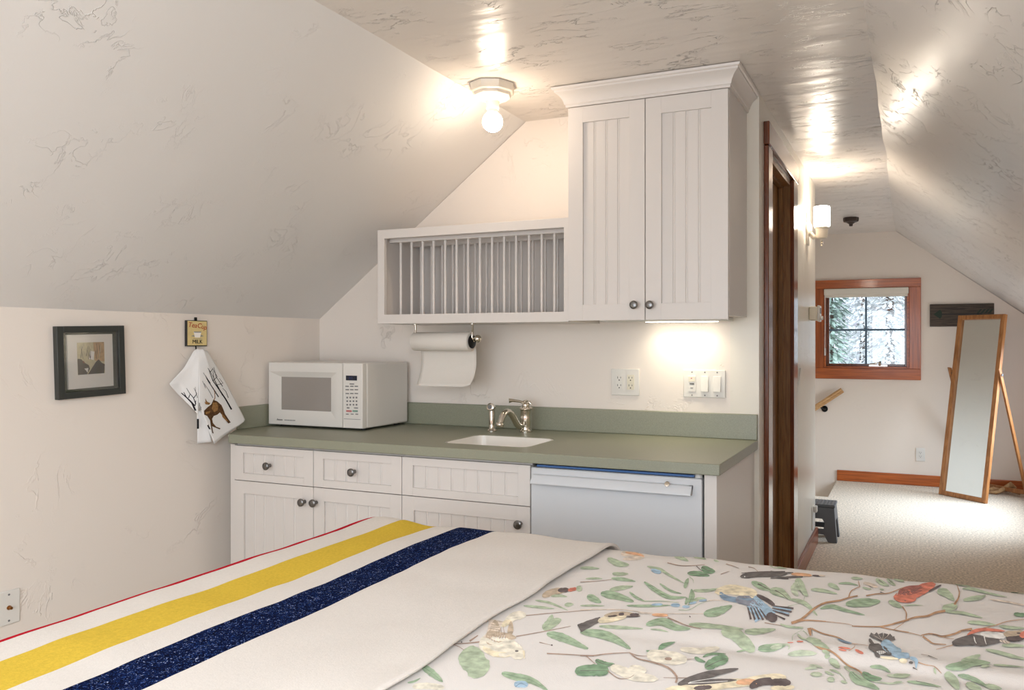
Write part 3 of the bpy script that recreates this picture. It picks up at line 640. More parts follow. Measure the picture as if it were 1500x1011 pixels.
# smooth the spout path
def catmull(P, n=5):
    out = []
    for i in range(len(P)-1):
        a, b_, c, d = P[max(i-1,0)], P[i], P[i+1], P[min(i+2,len(P)-1)]
        for k_ in range(n):
            t = k_/n; out.append(.5*((2*b_)+(-a+c)*t+(2*a-5*b_+4*c-d)*t*t+(-a+3*b_-3*c+d)*t**3))
    return out + [P[-1]]
sp = catmull(sp); b.tube(sp, [.014+.0*i for i in range(len(sp))], 'chrome', 16); e = (sp[-1]-sp[-3]).normalized(); b.lathe([(.015,-.004),(.0185,0),(.0185,.008),(.0155,.012),(.012,.011)], sp[-1]-e*.002, 'chrome', e); b.build('spout', fc, smooth=50)
b = MB(); b.lathe([(.017,0),(.019,.008),(.015,.015),(.009,.019),(.012,.024),(.012,.027),(.006,.03)], (fx,fy,1.029), 'chrome'); b.tube([(fx,fy,1.042),(fx-.02,fy-.02,1.053),(fx-.045,fy-.04,1.058),(fx-.06,fy-.05,1.057)], [.008,.006,.007,.011], 'chrome'); b.tube([(fx,fy,1.042),(fx+.02,fy+.0,1.049),(fx+.028,fy,1.038)], [.007,.008,.004], 'chrome'); b.build('lever_handle', fc, smooth=50)
sp_ = onZ(720.7, 631.5, .914); s_ = thing('side_sprayer', (sp_.x, sp_.y, .914), 'polished nickel pull-out side sprayer standing left of the faucet', 'sprayer')
MB().lathe([(.023,0),(.023,.004),(.018,.008),(.0145,.014),(.0135,.03),(.0145,.085),(.013,.1)], (sp_.x,sp_.y,.914), 'chrome').build('stem', s_, smooth=40)
b = MB(); b.lathe([(.008,-.02),(.015,-.012),(.0185,.006),(.0185,.014),(.015,.016)], (sp_.x,sp_.y-.004,1.022), 'chrome', (0,-.93,.18)); b.lathe([(.0105,0),(.0105,.001)], (sp_.x,sp_.y-.0195,1.025), 'mgrey', (0,-.93,.18)); b.build('spray_head', s_, smooth=40)

# microwave
mx0, mx1, my0, my1, mz0, mz1 = -2.858, -2.296, 2.856, 3.2, .924, 1.223
mw = thing('microwave', ((mx0+mx1)/2, (my0+my1)/2, .914), 'white microwave oven with a grey window on the worktop corner', 'microwave')
b = MB(); b.box(mx0, mx1, my0+.03, my1, mz0, mz1, 'mwhite'); b.build('body', mw, bevel=.008, seg=3)
um = lambda u, v: onY(u, v, my0)
xdv = um(501.6,580).x; wx0_, wx1_ = um(409,580).x, um(482,580).x; wz1, wz0 = um(445,553).z, um(445,602).z
dx0, dx1, dz0, dz1 = mx0+.002, xdv, mz0+.001, mz1-.001
md_ = MB()
ow = .03
ring = lambda a, y: [(a[0],y,a[2]),(a[1],y,a[2]),(a[1],y,a[3]),(a[0],y,a[3])]
O = (dx0,dx1,dz0,dz1); B1 = (wx0_-.062, wx1_+.045, wz0-.04, wz1+.026); B2 = (wx0_,wx1_,wz0,wz1)
vs = ring(O, my0+.03)+ring(O, my0+.003)+ring((O[0]+.004,O[1]-.001,O[2]+.003,O[3]-.003), my0)+ring(B1, my0)+ring(B2, my0+.014)+ring(B2, my0+.02)
fs = [(i*4+k, i*4+(k+1) % 4, i*4+4+(k+1) % 4, i*4+4+k) for i in range(5) for k in range(4)]
md_.faces(vs, fs, 'mwhite'); md_ = md_.build('door', mw, smooth=25)
MB().box(wx0_-.001, wx1_+.001, my0+.015, my0+.019, wz0-.001, wz1+.001, 'mglass').build('window', md_)
lx0 = um(405,614).x; zl = um(405,614.5).z
text('Amana', .013, (lx0+.001, my0-.0006, zl), (PI/2,0,0), 'slot', 'maker_lettering', md_, .0004, 'LEFT', .25)
b = MB()
for i in range(12): b.box(lx0+.05+i*.0056, lx0+.0538+i*.0056, my0-.0006, my0+.001, zl-.0032, zl+.0016, 'mgrey')
b.build('small_print', md_)
cp = MB().box(xdv+.0025, mx1-.001, my0, my0+.0295, mz0+.001, mz1-.001, 'mwhite').build('control_panel', mw, bevel=.003, seg=3)
q = um(507,550.2), um(523,557.6)
MB().box(q[0].x, q[1].x, my0-.0015, my0+.004, q[1].z, q[0].z, 'screen').build('display', cp)
b = MB(); xq, zq = (q[0].x+q[1].x)/2, (q[0].z+q[1].z)/2
for a in (-.012, -.004, .004): b.box(xq+a, xq+a+.0015, my0-.002, my0, zq-.006, zq+.006, 'digits')
b.build('display_digits', cp)
b = MB()
def key(u, v, w, h, m): p = um(u, v); s = .0041; b.box(p.x-w*s/2, p.x+w*s/2, my0-.0012, my0+.002, p.z-h*s*.4, p.z+h*s*.4, m)
key(515.5, 562.6, 6, 1.6, 'mgrey')
for v, r in ((566,(508.5,515.5,522)),(571,(508.8,515.5,522)),(576.6,(508.8,515.5,522))):
    for u in r: key(u, v, 4.6, 1.5, 'mgrey')
for v in (582.5, 587.8, 593):
    for u in (508.7, 513.2, 517.9, 522.3): key(u, v, 2.0, 2.2, 'mgrey')
key(510,597.6,3.5,1.8,'mgrey'); key(521.6,597.8,5.4,1.4,'mgrey'); key(511.3,602.3,7.5,2.6,'mred'); key(520.3,602.3,7,2.6,'mgreen')
for u in (508.8, 516, 522.7): key(u, 606.8, 3.6, 1.3, 'mgrey')
pA, pB = um(503.8,613.6), um(528,613.6); b.box(pA.x, pB.x, my0-.0004, my0+.002, pA.z-.0009, pA.z+.0009, 'mgrey')
b.build('keypad', cp)
for xx in (mx0+.04, mx1-.04):
    for yy in (my0+.06, my1-.04): MB().cyl((xx,yy,.9142), (xx,yy,mz0), .014, 'dark').build('foot', mw)

# ------------------------------------------------------------------ wall cabinet, plate rack
UX0, UX1, UF, UZ0, UZ1 = -1.287, -.629, 2.881, 1.406, 2.27
wc = thing('wall_cabinet', ((UX0+UX1)/2, 3.06, UZ0), 'tall white wall cabinet with two beadboard doors and crown molding', 'cabinet')
b = MB(); b.box(UX0, UX1, UF+.021, D-.001, UZ0+.016, ZC-.004, 'cab'); b.build('carcass', wc, bevel=.0015)
um2 = yx(945, UF, 300)
for x0, x1, ku in ((UX0, um2, 931), (um2, UX1, 954)):
    o = shaker(x0+g, x1-g, UZ0, UZ1, UF, .064, pitch=.056).build('door', wc, bevel=.0016); kp = onY(ku, 447, UF); knob(kp.x, UF, kp.z, o)
prof = [(0,2.272),(.007,2.272),(.008,2.281),(.012,2.284),(.014,2.292),(.017,2.3),(.024,2.312),(.034,2.322),(.043,2.328),(.044,2.335),(.05,2.338),(.053,2.3465),(0,2.3465)]
path = [(UX0, D-.002, -1, 0), (UX0, UF+.002, -1, -1), (UX1, UF+.002, 1, -1), (UX1, D-.002, 1, 0)]
n = len(prof); vs = [(p[0]+q[0]*p[2], p[1]+q[0]*p[3], q[1]) for p in path for q in prof]
b = MB(); b.faces(vs, [(i*n+k, i*n+(k+1) % n, (i+1)*n+(k+1) % n, (i+1)*n+k) for i in range(3) for k in range(n)] + [tuple(range(n))[::-1], tuple(range(3*n,4*n))], 'cab'); b.build('crown_molding', wc, smooth=28)
ul = thing('under_cabinet_light', (-.9, 3.16, 1.406), 'thin white light fitting under the wall cabinet', 'light fitting')
MB().box(-1.24, -.68, 3.12, 3.21, 1.406, 1.4218, 'white').build('housing', ul, bevel=.003)
MB().box(-1.04, -.74, 3.135, 3.195, 1.403, 1.4065, 'tube').build('lens', ul, bevel=.002)

RXa, RXb, RF, RZa, RZb = -2.242, UX0-.002, 2.893, 1.402, 1.829
pr_ = thing('plate_rack', ((RXa+RXb)/2, 3.06, RZa), 'open white plate rack with upright dowels left of the wall cabinet', 'plate rack')
st = .04
b = MB(); b.holed(rect(RXa, RXb, RZa, RZb, RF), [rect(RXa+.036, RXb-.022, RZa+.042, RZb-.04, RF)], (0,.02,0), 'cab'); b.build('face_frame', pr_, bevel=.0015)
b = MB(); b.box(RXa, RXa+.018, RF+.0202, D-.001, RZa, RZb, 'cab').box(RXb-.018, RXb, RF+.0202, D-.001, RZa, RZb, 'cab').box(RXa+.018, RXb-.018, RF+.0202, D-.001, RZa, RZa+.018, 'cab').box(RXa+.018, RXb-.018, RF+.0202, D-.001, RZb-.018, RZb, 'cab').box(RXa+.018, RXb-.018, D-.013, D-.001, RZa+.018, RZb-.018, 'cab')
b.build('box', pr_, bevel=.001)
yd1, yd2 = RF+.075, RF+.235
for yy in (yd1, yd2):
    MB().box(RXa+.019, RXb-.019, yy-.016, yy+.016, RZb-.052, RZb-.0185, 'cab').build('top_rail', pr_, bevel=.0015)
    MB().box(RXa+.019, RXb-.019, yy-.016, yy+.016, RZa+.0185, RZa+.034, 'cab').build('bottom_rail', pr_, bevel=.0015)
d0 = None
for px in (252,322,393,463,538,612,686,762,840,918,995,1078,1160,1242):
    xx = yx(530+px/4.397, yd1, 400)
    for yy in (yd1, yd2):
        if d0 is None:
            d0 = MB().cyl((xx,yy,RZa+.034), (xx,yy,RZb-.05), .0062, 'cab', seg=12).build('dowel', pr_, smooth=60); X0, Y0 = xx, yy
        else:
            d = d0.copy(); C.objects.link(d); d.parent = pr_; d.location = (xx-X0, yy-Y0, 0)

# paper towel
yr_ = 2.99; ru0, ru1 = onY(607.5, 500, yr_), onY(690, 500, yr_); rz = yz(650, 500.5, yr_); rr = .042
th_ = thing('paper_towel_holder', ((ru0.x+ru1.x)/2, yr_, RZa-.12), 'chrome paper towel holder hanging below the plate rack', 'towel holder')
for u, nm in ((608.5, 0), (692.3, 1)):
    xx = yx(u, yr_, 480); MB().tube([(xx,yr_,RZa-.001),(xx,yr_,rz+.045),(xx+(.004 if nm else -.006),yr_-.012,rz+.02),(xx+(.004 if nm else -.004),yr_,rz)], .0055, 'chrome', 12).build('hanger_rod', th_, smooth=60)
    MB().lathe([(.016,0),(.016,.003)], (xx,yr_,RZa-.003), 'chrome').build('flange', th_, smooth=40)
xk = yx(693.5, yr_, 500)
MB().lathe([(.03,0),(.031,.004),(.024,.009),(.01,.012)], (ru1.x+.0035,yr_-.0,rz), 'blackm', (1,.0,0)).build('end_disc', th_, smooth=40)
MB().ball((xk+.022,yr_-.0,rz+.012), .0175, 'chrome').build('end_knob', th_, smooth=60)
MB().cyl((ru0.x-.01,yr_,rz), (ru1.x+.004,yr_,rz), .008, 'chrome').build('bar', th_, smooth=40)
pt = thing('paper_towel_roll', ((ru0.x+ru1.x)/2, yr_, rz-rr), 'white paper towel roll with a sheet hanging down behind it', 'paper towel')
MB().lathe([(.02,0),(rr-.002,0),(rr,.002),(rr,ru1.x-ru0.x-.002),(rr-.002,ru1.x-ru0.x),(.02,ru1.x-ru0.x)], (ru0.x,yr_,rz), 'paper', (1,0,0), 40, caps=False).build('roll', pt, smooth=50)
b = MB(); L = []
zbot = yz(650, 566, yr_+.03)
for i in range(9): a = PI/2*(1-i/8); L.append((yr_+(rr+.002)*math.cos(a), rz+(rr+.002)*math.sin(a), 0))
for i in range(1, 17):
    t = i/16; zz = rz - (rz-zbot)*t; L.append((yr_+rr+.002 - max(0,t-.45)**2*.12 + .006*math.sin(t*3), zz, 0))
nx = 14; vs = []; 
for (yy, zz, _) in L:
    t = max(0, (rz-zz)/(rz-zbot))
    for j in range(nx+1):
        s_2 = j/nx; xx = ru0.x+.002 + (ru1.x-ru0.x-.004)*s_2
        vs.append((xx, yy - (.03*max(0,s_2-.75)*4*max(0,t-.5)**1.2), zz + (.012*max(0,s_2-.85)/.15*max(0,t-.8)/.2)))
b.faces(vs, [(i*(nx+1)+j, i*(nx+1)+j+1, (i+1)*(nx+1)+j+1, (i+1)*(nx+1)+j) for i in range(len(L)-1) for j in range(nx)], 'paper')
o = b.build('hanging_sheet', pt, smooth=80); md = o.modifiers.new('thick', 'SOLIDIFY'); md.thickness = .0008

# plates on the kitchen wall
o_ = thing('wall_outlet', (-1.165, D, 1.142), 'white double wall outlet above the green worktop', 'outlet')
plate_box(o_, 'Y-', (-1.165, D), 1.142, .132, .118)
receptacle(o_, -1.192, D-.0062, 1.142); receptacle(o_, -1.139, D-.0062, 1.142, 'ivory')
o_ = thing('switch_plate', (-.809, D, 1.142), 'wide white triple switch plate at the right end of the worktop', 'light switch')
plate_box(o_, 'Y-', (-.809, D), 1.142, .182, .118)
for i, x in enumerate((-.862, -.806, -.753)):
    if i == 0:
        MB().box(x-.0165, x+.0165, D-.009, D-.006, 1.109, 1.175, 'white').box(x-.014, x+.014, D-.0105, D-.009, 1.15, 1.172, 'ivory').box(x-.004, x+.002, D-.0112, D-.0105, 1.163, 1.167, 'mred').box(x-.009, x+.01, D-.0105, D-.009, 1.1395, 1.143, 'slot').box(x-.006, x+.006, D-.0098, D-.009, 1.122, 1.125, 'mgrey').build('timer_switch', o_)
    else:
        MB().prism([(x-.016,D-.006,1.109),(x-.016,D-.006,1.175),(x-.016,D-.009,1.175),(x-.016,D-.017,1.109)], (.032,0,0), 'white').build('rocker', o_, bevel=.001)
    for zz in (1.093, 1.191): MB().cyl((x,D-.0068,zz), (x,D-.006,zz), .003, 'mgrey', seg=10).build('screw', o_)
cpz = (onX(11.5,890,XL)); o_ = thing('cable_outlet', (XL, cpz.y, cpz.z), 'white cable wall plate with a brass jack low on the left wall', 'wall plate')
plate_box(o_, 'X+', (XL, cpz.y), cpz.z, .074, .118)
MB().lathe([(.0075,0),(.0075,.003),(.005,.0035),(.005,.014),(.003,.0145)], (XL+.006,cpz.y,cpz.z), 'brass', (1,0,0)).build('jack', o_, smooth=35)
for s in (1, -1): MB().cyl((XL+.006,cpz.y,cpz.z+s*.045), (XL+.0072,cpz.y,cpz.z+s*.045), .0035, 'mgrey', seg=10).build('screw', o_)

# ------------------------------------------------------------------ left wall: picture, enamel sign with hook, tea towel
def wl(u, v, d=.02): return onX(u, v, XL+d)
A_, B_, C_, D_ = wl(82.2,477.7), wl(181.6,476.6), wl(183,577), wl(85,586.7)
cc = (A_+B_+C_+D_)/4; pw, ph = .262, .268
rot = math.atan2((B_-A_).z, (B_-A_).y)
pf = thing('picture_frame', (XL, cc.y, cc.z), 'black framed small print hanging slightly askew on the left wall', 'picture')
R_ = Matrix.Translation((XL, cc.y, cc.z)) @ Matrix.Rotation(rot, 4, 'X')
def pb(y0, y1, z0, z1, x0, x1, m, name, parent=pf, bev=0): 
    b = MB(); b.box(x0, x1, y0, y1, z0, z1, m, R_); return b.build(name, parent, bevel=bev)
fwid = .024
for q in ((-pw/2, -pw/2+fwid, -ph/2, ph/2), (pw/2-fwid, pw/2, -ph/2, ph/2), (-pw/2+fwid, pw/2-fwid, -ph/2, -ph/2+fwid), (-pw/2+fwid, pw/2-fwid, ph/2-fwid, ph/2)): pb(*q, .001, .024, 'frameb', 'molding', bev=.0015)
pb(-pw/2+fwid, pw/2-fwid, -ph/2+fwid, ph/2-fwid, .002, .006, 'backing', 'backing_board')
pb(-pw/2+fwid, pw/2-fwid, -ph/2+fwid, ph/2-fwid, .0175, .019, 'glass', 'glazing')
pp = pb(-.088, .088, -.1, .102, .0062, .0135, 'sheet', 'print_sheet')
b = MB()
def art(pts, x, m): b.prism([R_ @ V((x, p[0], p[1])) for p in pts], (.0004, 0, 0), m)
# image field in the middle of the sheet: pale woods above two dark mounds
ax0, ax1, az0, az1 = -.052, .053, -.048, .072
art([(ax0,az0),(ax1,az0),(ax1,az1),(ax0,az1)], 0.0137, 'artlt')
art([(ax0+.066,az0+.05),(ax1,az0+.045),(ax1,az1),(ax0+.062,az1)], 0.0140, 'arttan')
art([(ax0+.043,az0+.058),(ax0+.062,az0+.052),(ax0+.066,az0+.085),(ax0+.05,az0+.088)], 0.0144, 'sheet')
rnd = random.Random(4)
for i in range(16):
    y = ax0+.006+rnd.random()*.086; z = az0+.05+rnd.random()*.03; h_ = .015+rnd.random()*.03; s = rnd.uniform(-.006,.01)
    art([(y,z),(y+.0014,z),(y+s+.001,min(z+h_,az1-.002)),(y+s,min(z+h_,az1-.002))], 0.0147, 'artdk' if i % 3 else 'artlt')
art([(ax0,az0),(ax0+.034,az0),(ax0+.046,az0+.02),(ax0+.042,az0+.034),(ax0+.024,az0+.045),(ax0+.014,az0+.058),(ax0,az0+.06)], 0.0151, 'artdk')
art([(ax0+.038,az0),(ax1-.004,az0),(ax1,az0+.034),(ax1-.012,az0+.04),(ax1-.024,az0+.054),(ax1-.034,az0+.046),(ax1-.05,az0+.024)], 0.0151, 'artdk')
art([(ax0+.018,az0+.045),(ax0+.028,az0+.042),(ax0+.022,az0+.052)], 0.0155, 'artrd')
art([(ax0+.024,az0+.022),(ax0+.04,az0+.024),(ax0+.036,az0+.006),(ax0+.031,az0+.014)], 0.0155, 'sheet')
b.build('print_image', pp)

sy, sz0, sz1 = wl(288.2,488,.012).y, wl(288,506,.012).z, wl(288,469.6,.012).z
sw = .105; sz0 = sz1-.112
sg = thing('enamel_sign', (XL, sy, sz0), 'small yellow tea cup sign with a black hook high on the left wall', 'sign')
MB().box(XL+.002, XL+.014, sy-sw/2, sy+sw/2, sz0, sz1, 'signblk').build('board', sg, bevel=.001)
pl = MB().box(XL+.014, XL+.0146, sy-sw/2+.004, sy+sw/2-.003, sz0+.004, sz1-.003, 'signy').build('painted_face', sg)
XS = XL+.0152; RT = (PI/2, 0, PI/2)
text('Tea', .03, (XS, sy-.024, sz1-.021), (PI/2,.08,PI/2), 'signred', 'red_lettering', pl, .0003, 'CENTER', .15)
text('Cup', .03, (XS, sy+.025, sz1-.026), (PI/2,.22,PI/2), 'signred', 'red_lettering', pl, .0003, 'CENTER', .15)
text('MILK', .024, (XS, sy+.001, sz0+.019), RT, 'signblk', 'black_lettering', pl, .0006)
b = MB(); zc = sz0+.05; yc = sy+.001
b.prism([(XS,yc-.02,zc+.014),(XS,yc-.013,zc-.012),(XS,yc+.013,zc-.012),(XS,yc+.02,zc+.014)], (.0004,0,0), 'sheet')
b.prism([(XS,yc-.02,zc+.014),(XS,yc+.02,zc+.014),(XS,yc+.017,zc+.009),(XS,yc-.017,zc+.009)], (.0006,0,0), 'signgry').prism([(XS,yc-.032,zc-.006),(XS,yc-.018,zc-.001),(XS,yc-.016,zc-.009)], (.0006,0,0), 'signgry').prism([(XS,yc+.032,zc-.006),(XS,yc+.018,zc-.001),(XS,yc+.016,zc-.009)], (.0006,0,0), 'signgry')
b.prism([(XS,yc-.022,zc-.017),(XS,yc+.022,zc-.017),(XS,yc+.022,zc-.0185),(XS,yc-.022,zc-.0185)], (.0005,0,0), 'signgry'); b.build('cup_drawing', pl)
MB().box(XL+.003, XL+.008, sy-.006, sy+.006, sz1-.001, sz1+.014, 'blackm').build('hanger_tab', sg, bevel=.001)
MB().tube([(XL+.006,sy,sz0+.004),(XL+.008,sy,sz0-.018),(XL+.016,sy,sz0-.03),(XL+.03,sy,sz0-.03),(XL+.034,sy,sz0-.018)], .0028, 'blackm', 10).build('hook', sg, smooth=60)

# tea towel: two flaps of one cloth hung from its middle; px() takes crop pixels of the photograph
def tx(x, y): return (230 + x/4.213, 450 + y/4.213)
def tp(x, y, d): u, v = tx(x, y); return onX(u, v, XL+d)
tw = thing('tea_towel', (XL, sy, .9), 'white tea towel printed with a moose hanging from the hook on the left wall', 'towel')
def patch(P, nu, nv, m, wav=.0):
    """P: rows of control points, bilinear in between"""
    b = MB(); vs = []
    rows, cols = len(P), len(P[0])
    for i in range(nv+1):
        a = i/nv*(rows-1); r = min(int(a), rows-2); fa = a-r
        for j in range(nu+1):
            c = j/nu*(cols-1); k = min(int(c), cols-2); fc_ = c-k
            p = (P[r][k]*(1-fc_)+P[r][k+1]*fc_)*(1-fa) + (P[r+1][k]*(1-fc_)+P[r+1][k+1]*fc_)*fa
            vs.append(p + V((wav*math.sin(j/nu*7+i/nv*2)*min(1, i/nv*2), 0, 0)))
    b.faces(vs, [(i*(nu+1)+j, i*(nu+1)+j+1, (i+1)*(nu+1)+j+1, (i+1)*(nu+1)+j) for i in range(nv) for j in range(nu)], m); return b
rf = [[tp(258,258,.036), tp(285,258,.046), tp(308,268,.036)], [tp(256,430,.07), tp(340,430,.075), tp(418,455,.06)], [tp(252,600,.085), tp(385,580,.09), tp(543,696,.085)], [tp(350,850,.105), tp(450,775,.1), tp(536,706,.087)]]
lf = [[tp(232,262,.02), tp(250,256,.034), tp(262,258,.038)], [tp(165,375,.03), tp(215,370,.045), tp(258,420,.068)], [tp(72,472,.035), tp(150,475,.05), tp(256,560,.08)], [tp(78,484,.035), tp(165,572,.045), tp(254,668,.08)]]
for nm, P in (('front_flap', rf), ('left_flap', lf)):
    o = patch(P, 24, 30, 'linen', .0025).build(nm, tw, smooth=80); md = o.modifiers.new('thick', 'SOLIDIFY'); md.thickness = .0012; md.offset = -1
    md2 = o.modifiers.new('soft', 'SMOOTH'); md2.iterations = 3; md2.factor = .5
    if nm == 'front_flap': fo = o
    else: lo = o
bk = [[tp(246,640,.04), tp(300,640,.06)], [tp(248,842,.03), tp(338,832,.06)]]
o = patch(bk, 8, 10, 'linen', .001).build('back_fold', tw, smooth=80); o.modifiers.new('thick', 'SOLIDIFY').thickness = .0012
MB().prism([tp(246,690,.06), tp(258,690,.06), tp(258,750,.06), tp(246,752,.06)], (.001,0,0), 'cable').build('cloth_tag', tw)
MB().tube([V((XL+.034,sy,sz0-.02)), V((XL+.03,sy-.006,sz0-.034)), tp(250,262,.034)], .002, 'linen', 8).build('hanging_loop', tw, smooth=60)
bpy.context.view_layer.update()
from mathutils.bvhtree import BVHTree
def bvh(o):
    e = o.evaluated_get(bpy.context.evaluated_depsgraph_get()); me = e.to_mesh(); mw_ = o.matrix_world
    t = BVHTree.FromPolygons([mw_ @ v.co for v in me.vertices], [tuple(p.vertices) for p in me.polygons]); e.to_mesh_clear(); return t
def on_cloth(tree, x, y, lift=.0012):
    a, c = tp(x, y, .3), tp(x, y, .0); d = (c-a).normalized(); h = tree.ray_cast(a, d, 1)[0]
    if h is None: h = tree.find_nearest(tp(x, y, .08))[0]
    return h - d*lift
bpy.context.view_layer.update(); T1, T2 = bvh(fo), bvh(lo)
def inkpoly(b, tree, pts, m, lift=.0012):
    # ear-clipped outline laid on the cloth, thin
    vs = [on_cloth(tree, *p, lift) for p in pts]; b.prism(vs, (.0005,0,0), m)
def inkline(b, tree, pts, w0, w1, m):
    dens = []
    for i in range(len(pts)-1):
        for k in range(5): dens.append((pts[i][0]+(pts[i+1][0]-pts[i][0])*k/5, pts[i][1]+(pts[i+1][1]-pts[i][1])*k/5))
    dens.append(pts[-1]); n = len(dens); vs = []
    for i, p in enumerate(dens):
        a, c = dens[max(0,i-1)], dens[min(n-1,i+1)]; dx, dy = c[0]-a[0], c[1]-a[1]; l = math.hypot(dx,dy) or 1; w = (w0+(w1-w0)*i/(n-1))/2
        vs += [on_cloth(tree, p[0]-dy/l*w, p[1]+dx/l*w), on_cloth(tree, p[0]+dy/l*w, p[1]-dx/l*w)]
    b.faces(vs, [(2*i, 2*i+1, 2*i+3, 2*i+2) for i in range(n-1)], m)
b = MB()
for P, w0, w1 in (([(460,632),(425,570),(385,510),(345,455),(318,380)],10,3), ([(405,545),(370,480),(350,440),(345,395)],6,2), ([(380,555),(345,500),(312,450),(300,425)],6,3), ([(345,455),(372,430),(340,375)],4,2), ([(405,490),(365,430),(350,370)],4,2), ([(318,755),(290,700),(268,640),(262,590)],6,3),
                  ([(372,480),(408,470),(385,440)],3,2), ([(330,470),(300,425),(285,405)],3,1.5), ([(352,440),(330,400),(312,375)],3,1.5), ([(330,400),(345,380)],4,3), ([(300,500),(280,455)],2.5,1.5), ([(345,560),(318,510),(290,470)],3,2), ([(440,560),(425,520),(405,500)],4,2)):
    inkline(b, T1, P, w0, w1, 'ink')
b.build('tree_print', fo, recalc=False)
b = MB()
for P, w0, w1 in (([(238,640),(215,590),(185,560),(150,530)],12,5), ([(240,600),(225,560),(200,530),(182,500)],6,2), ([(228,560),(245,535),(228,500)],5,2), ([(215,590),(235,610),(240,575)],8,3), ([(195,560),(205,535)],6,3), ([(250,560),(238,520),(236,492)],3,1.5), ([(180,555),(165,525)],6,3)):
    inkline(b, T2, P, w0, w1, 'ink')
b.build('tree_print', lo, recalc=False)
b = MB()
body = [(290,640),(312,618),(335,600),(348,572),(372,582),(398,605),(410,632),(420,660),(440,690),(455,712),(440,718),(425,700),(405,670),(388,650),(372,664),(350,672),(340,690),(345,715),(365,738),(392,748),(388,755),(355,742),(340,735),(345,765),(350,780),(342,778),(335,750),(328,700),(310,672),(292,664)]
def earfill(b, tree, pts, m, lift):
    b2 = bmesh.new(); vs = [b2.verts.new((p[0],p[1],0)) for p in pts]; ed = [b2.edges.new((vs[i],vs[(i+1) % len(vs)])) for i in range(len(vs))]
    bmesh.ops.triangle_fill(b2, use_beauty=True, edges=ed); bmesh.ops.subdivide_edges(b2, edges=b2.edges[:], cuts=2, use_grid_fill=True); b2.verts.index_update()
    b.faces([on_cloth(tree, v.co.x, v.co.y, lift) for v in b2.verts], [[v.index for v in f.verts] for f in b2.faces], m); b2.free()
earfill(b, T1, body, 'moose', .0014)
earfill(b, T1, [(345,590),(368,588),(378,610),(372,640),(352,648),(338,628)], 'moose2', .002)
earfill(b, T1, [(398,655),(412,668),(440,705),(430,705),(404,678)], 'moose2', .002)
earfill(b, T1, [(298,648),(330,640),(325,655),(302,662)], 'moose2', .002)
earfill(b, T1, [(322,603),(300,600),(292,582),(300,590),(298,562),(308,582),(318,588),(330,592)], 'moose2', .0016)
inkline(b, T1, [(345,585),(358,560),(356,530),(348,500)], 6, 2, 'moose2'); inkline(b, T1, [(356,540),(366,520)], 3, 1.5, 'moose2')
b.build('moose_print', fo, recalc=False)
# ------------------------------------------------------------------ bed, duvet with its print, striped blanket
BZ = .75; BX0, BX1, BY0, BY1 = -1.662, .50, .52, 2.105; BR = .12
def arc(p, lo, hi):
    """unrolled coordinate -> (position, drop) for cloth lying between lo and hi and hanging over the rounded edges"""
    q = PI*BR/2
    if p < lo+BR:
        s = lo+BR-p
        if s < q: return lo+BR-BR*math.sin(s/BR), BR*(1-math.cos(s/BR))
        return lo-.02*min(1,(s-q)/.2), BR+(s-q)
    if p > hi-BR:
        s = p-(hi-BR)
        if s < q: return hi-BR+BR*math.sin(s/BR), BR*(1-math.cos(s/BR))
        return hi+.02*min(1,(s-q)/.2), BR+(s-q)
    return p, 0.
def relief(x, y):
    v = V((x, y, 0)); z = noise.noise(v*2.6+V((3,1,0)))*.006 + noise.noise(V((x*4.2, y*9, 5)))*.0022 + noise.noise(v*14)*.0006
    z += .006*math.exp(-((y-1.50-.06*x+.02*math.sin(x*5))/.035)**2)*max(0, min(1, (x+.6)*3))     # soft ridge where the duvet is folded
    z -= .004*math.exp(-((y-1.455-.06*x)/.02)**2)*max(0, min(1, (x+.6)*3))
    z += noise.noise(V((x*5.5, y*2, 9)))*.012*max(0, min(1, (y-1.75)/.25))
    return z
def bed_pt(a, c, off=0.):
    X, dx = arc(a, BX0, BX1); Y, dy = arc(c, BY0, BY1)
    dz = dx + dy if min(dx, dy) < BR else max(dx, dy) + BR
    n = V((0,0,1))
    if dx > 0 and dx <= BR: n += V(((-1 if a < 0 else 1)*math.tan(min(1.5, math.acos(max(.01, 1-dx/BR)))),0,0))
    elif dx > BR: n = V(((-1 if a < 0 else 1),0,0))
    if dy > 0 and dy <= BR: n += V((0,(-1 if c < 1.2 else 1)*math.tan(min(1.5, math.acos(max(.01, 1-dy/BR)))),0))
    elif dy > BR: n = V((0,(-1 if c < 1.2 else 1),0)) if dx <= BR else n+V((0,(-1 if c < 1.2 else 1),0))
    n.normalize()
    return V((X, Y, BZ-dz)) + n*(relief(a, c)+off)
bd = thing('bed', ((BX0+BX1)/2, (BY0+BY1)/2, 0), 'wide bed in the foreground made up with printed duvet and striped blanket', 'bed')
MB().box(BX0+.10, BX1-.06, BY0+.10, BY1-.10, .42, .66, 'hide').build('mattress', bd, bevel=.05, seg=4)
MB().box(BX0+.11, BX1-.07, BY0+.11, BY1-.11, .2, .4195, 'hide').build('box_spring', bd, bevel=.02)
for x in (BX0+.16, BX1-.14):
    for y in (BY0+.16, BY1-.16): MB().box(x-.03, x+.03, y-.03, y+.03, 0, .1995, 'firv').build('leg', bd)
def grid_mesh(as_, cs, off, matf, name, **k):
    b = MB(); vs = []
    for c in cs:
        for a in as_(c): vs.append(bed_pt(a, c, off(a, c) if callable(off) else off))
    n = len(as_(cs[0])); fs = {}
    for i in range(len(cs)-1):
        for j in range(n-1):
            fs.setdefault(matf(j), []).append((i*n+j, i*n+j+1, (i+1)*n+j+1, (i+1)*n+j))
    bv = [b.bm.verts.new(v) for v in vs]
    for m, L in fs.items():
        kk = b.mi(m)
        for f in L: b.bm.faces.new([bv[q] for q in f]).material_index = kk
    return b
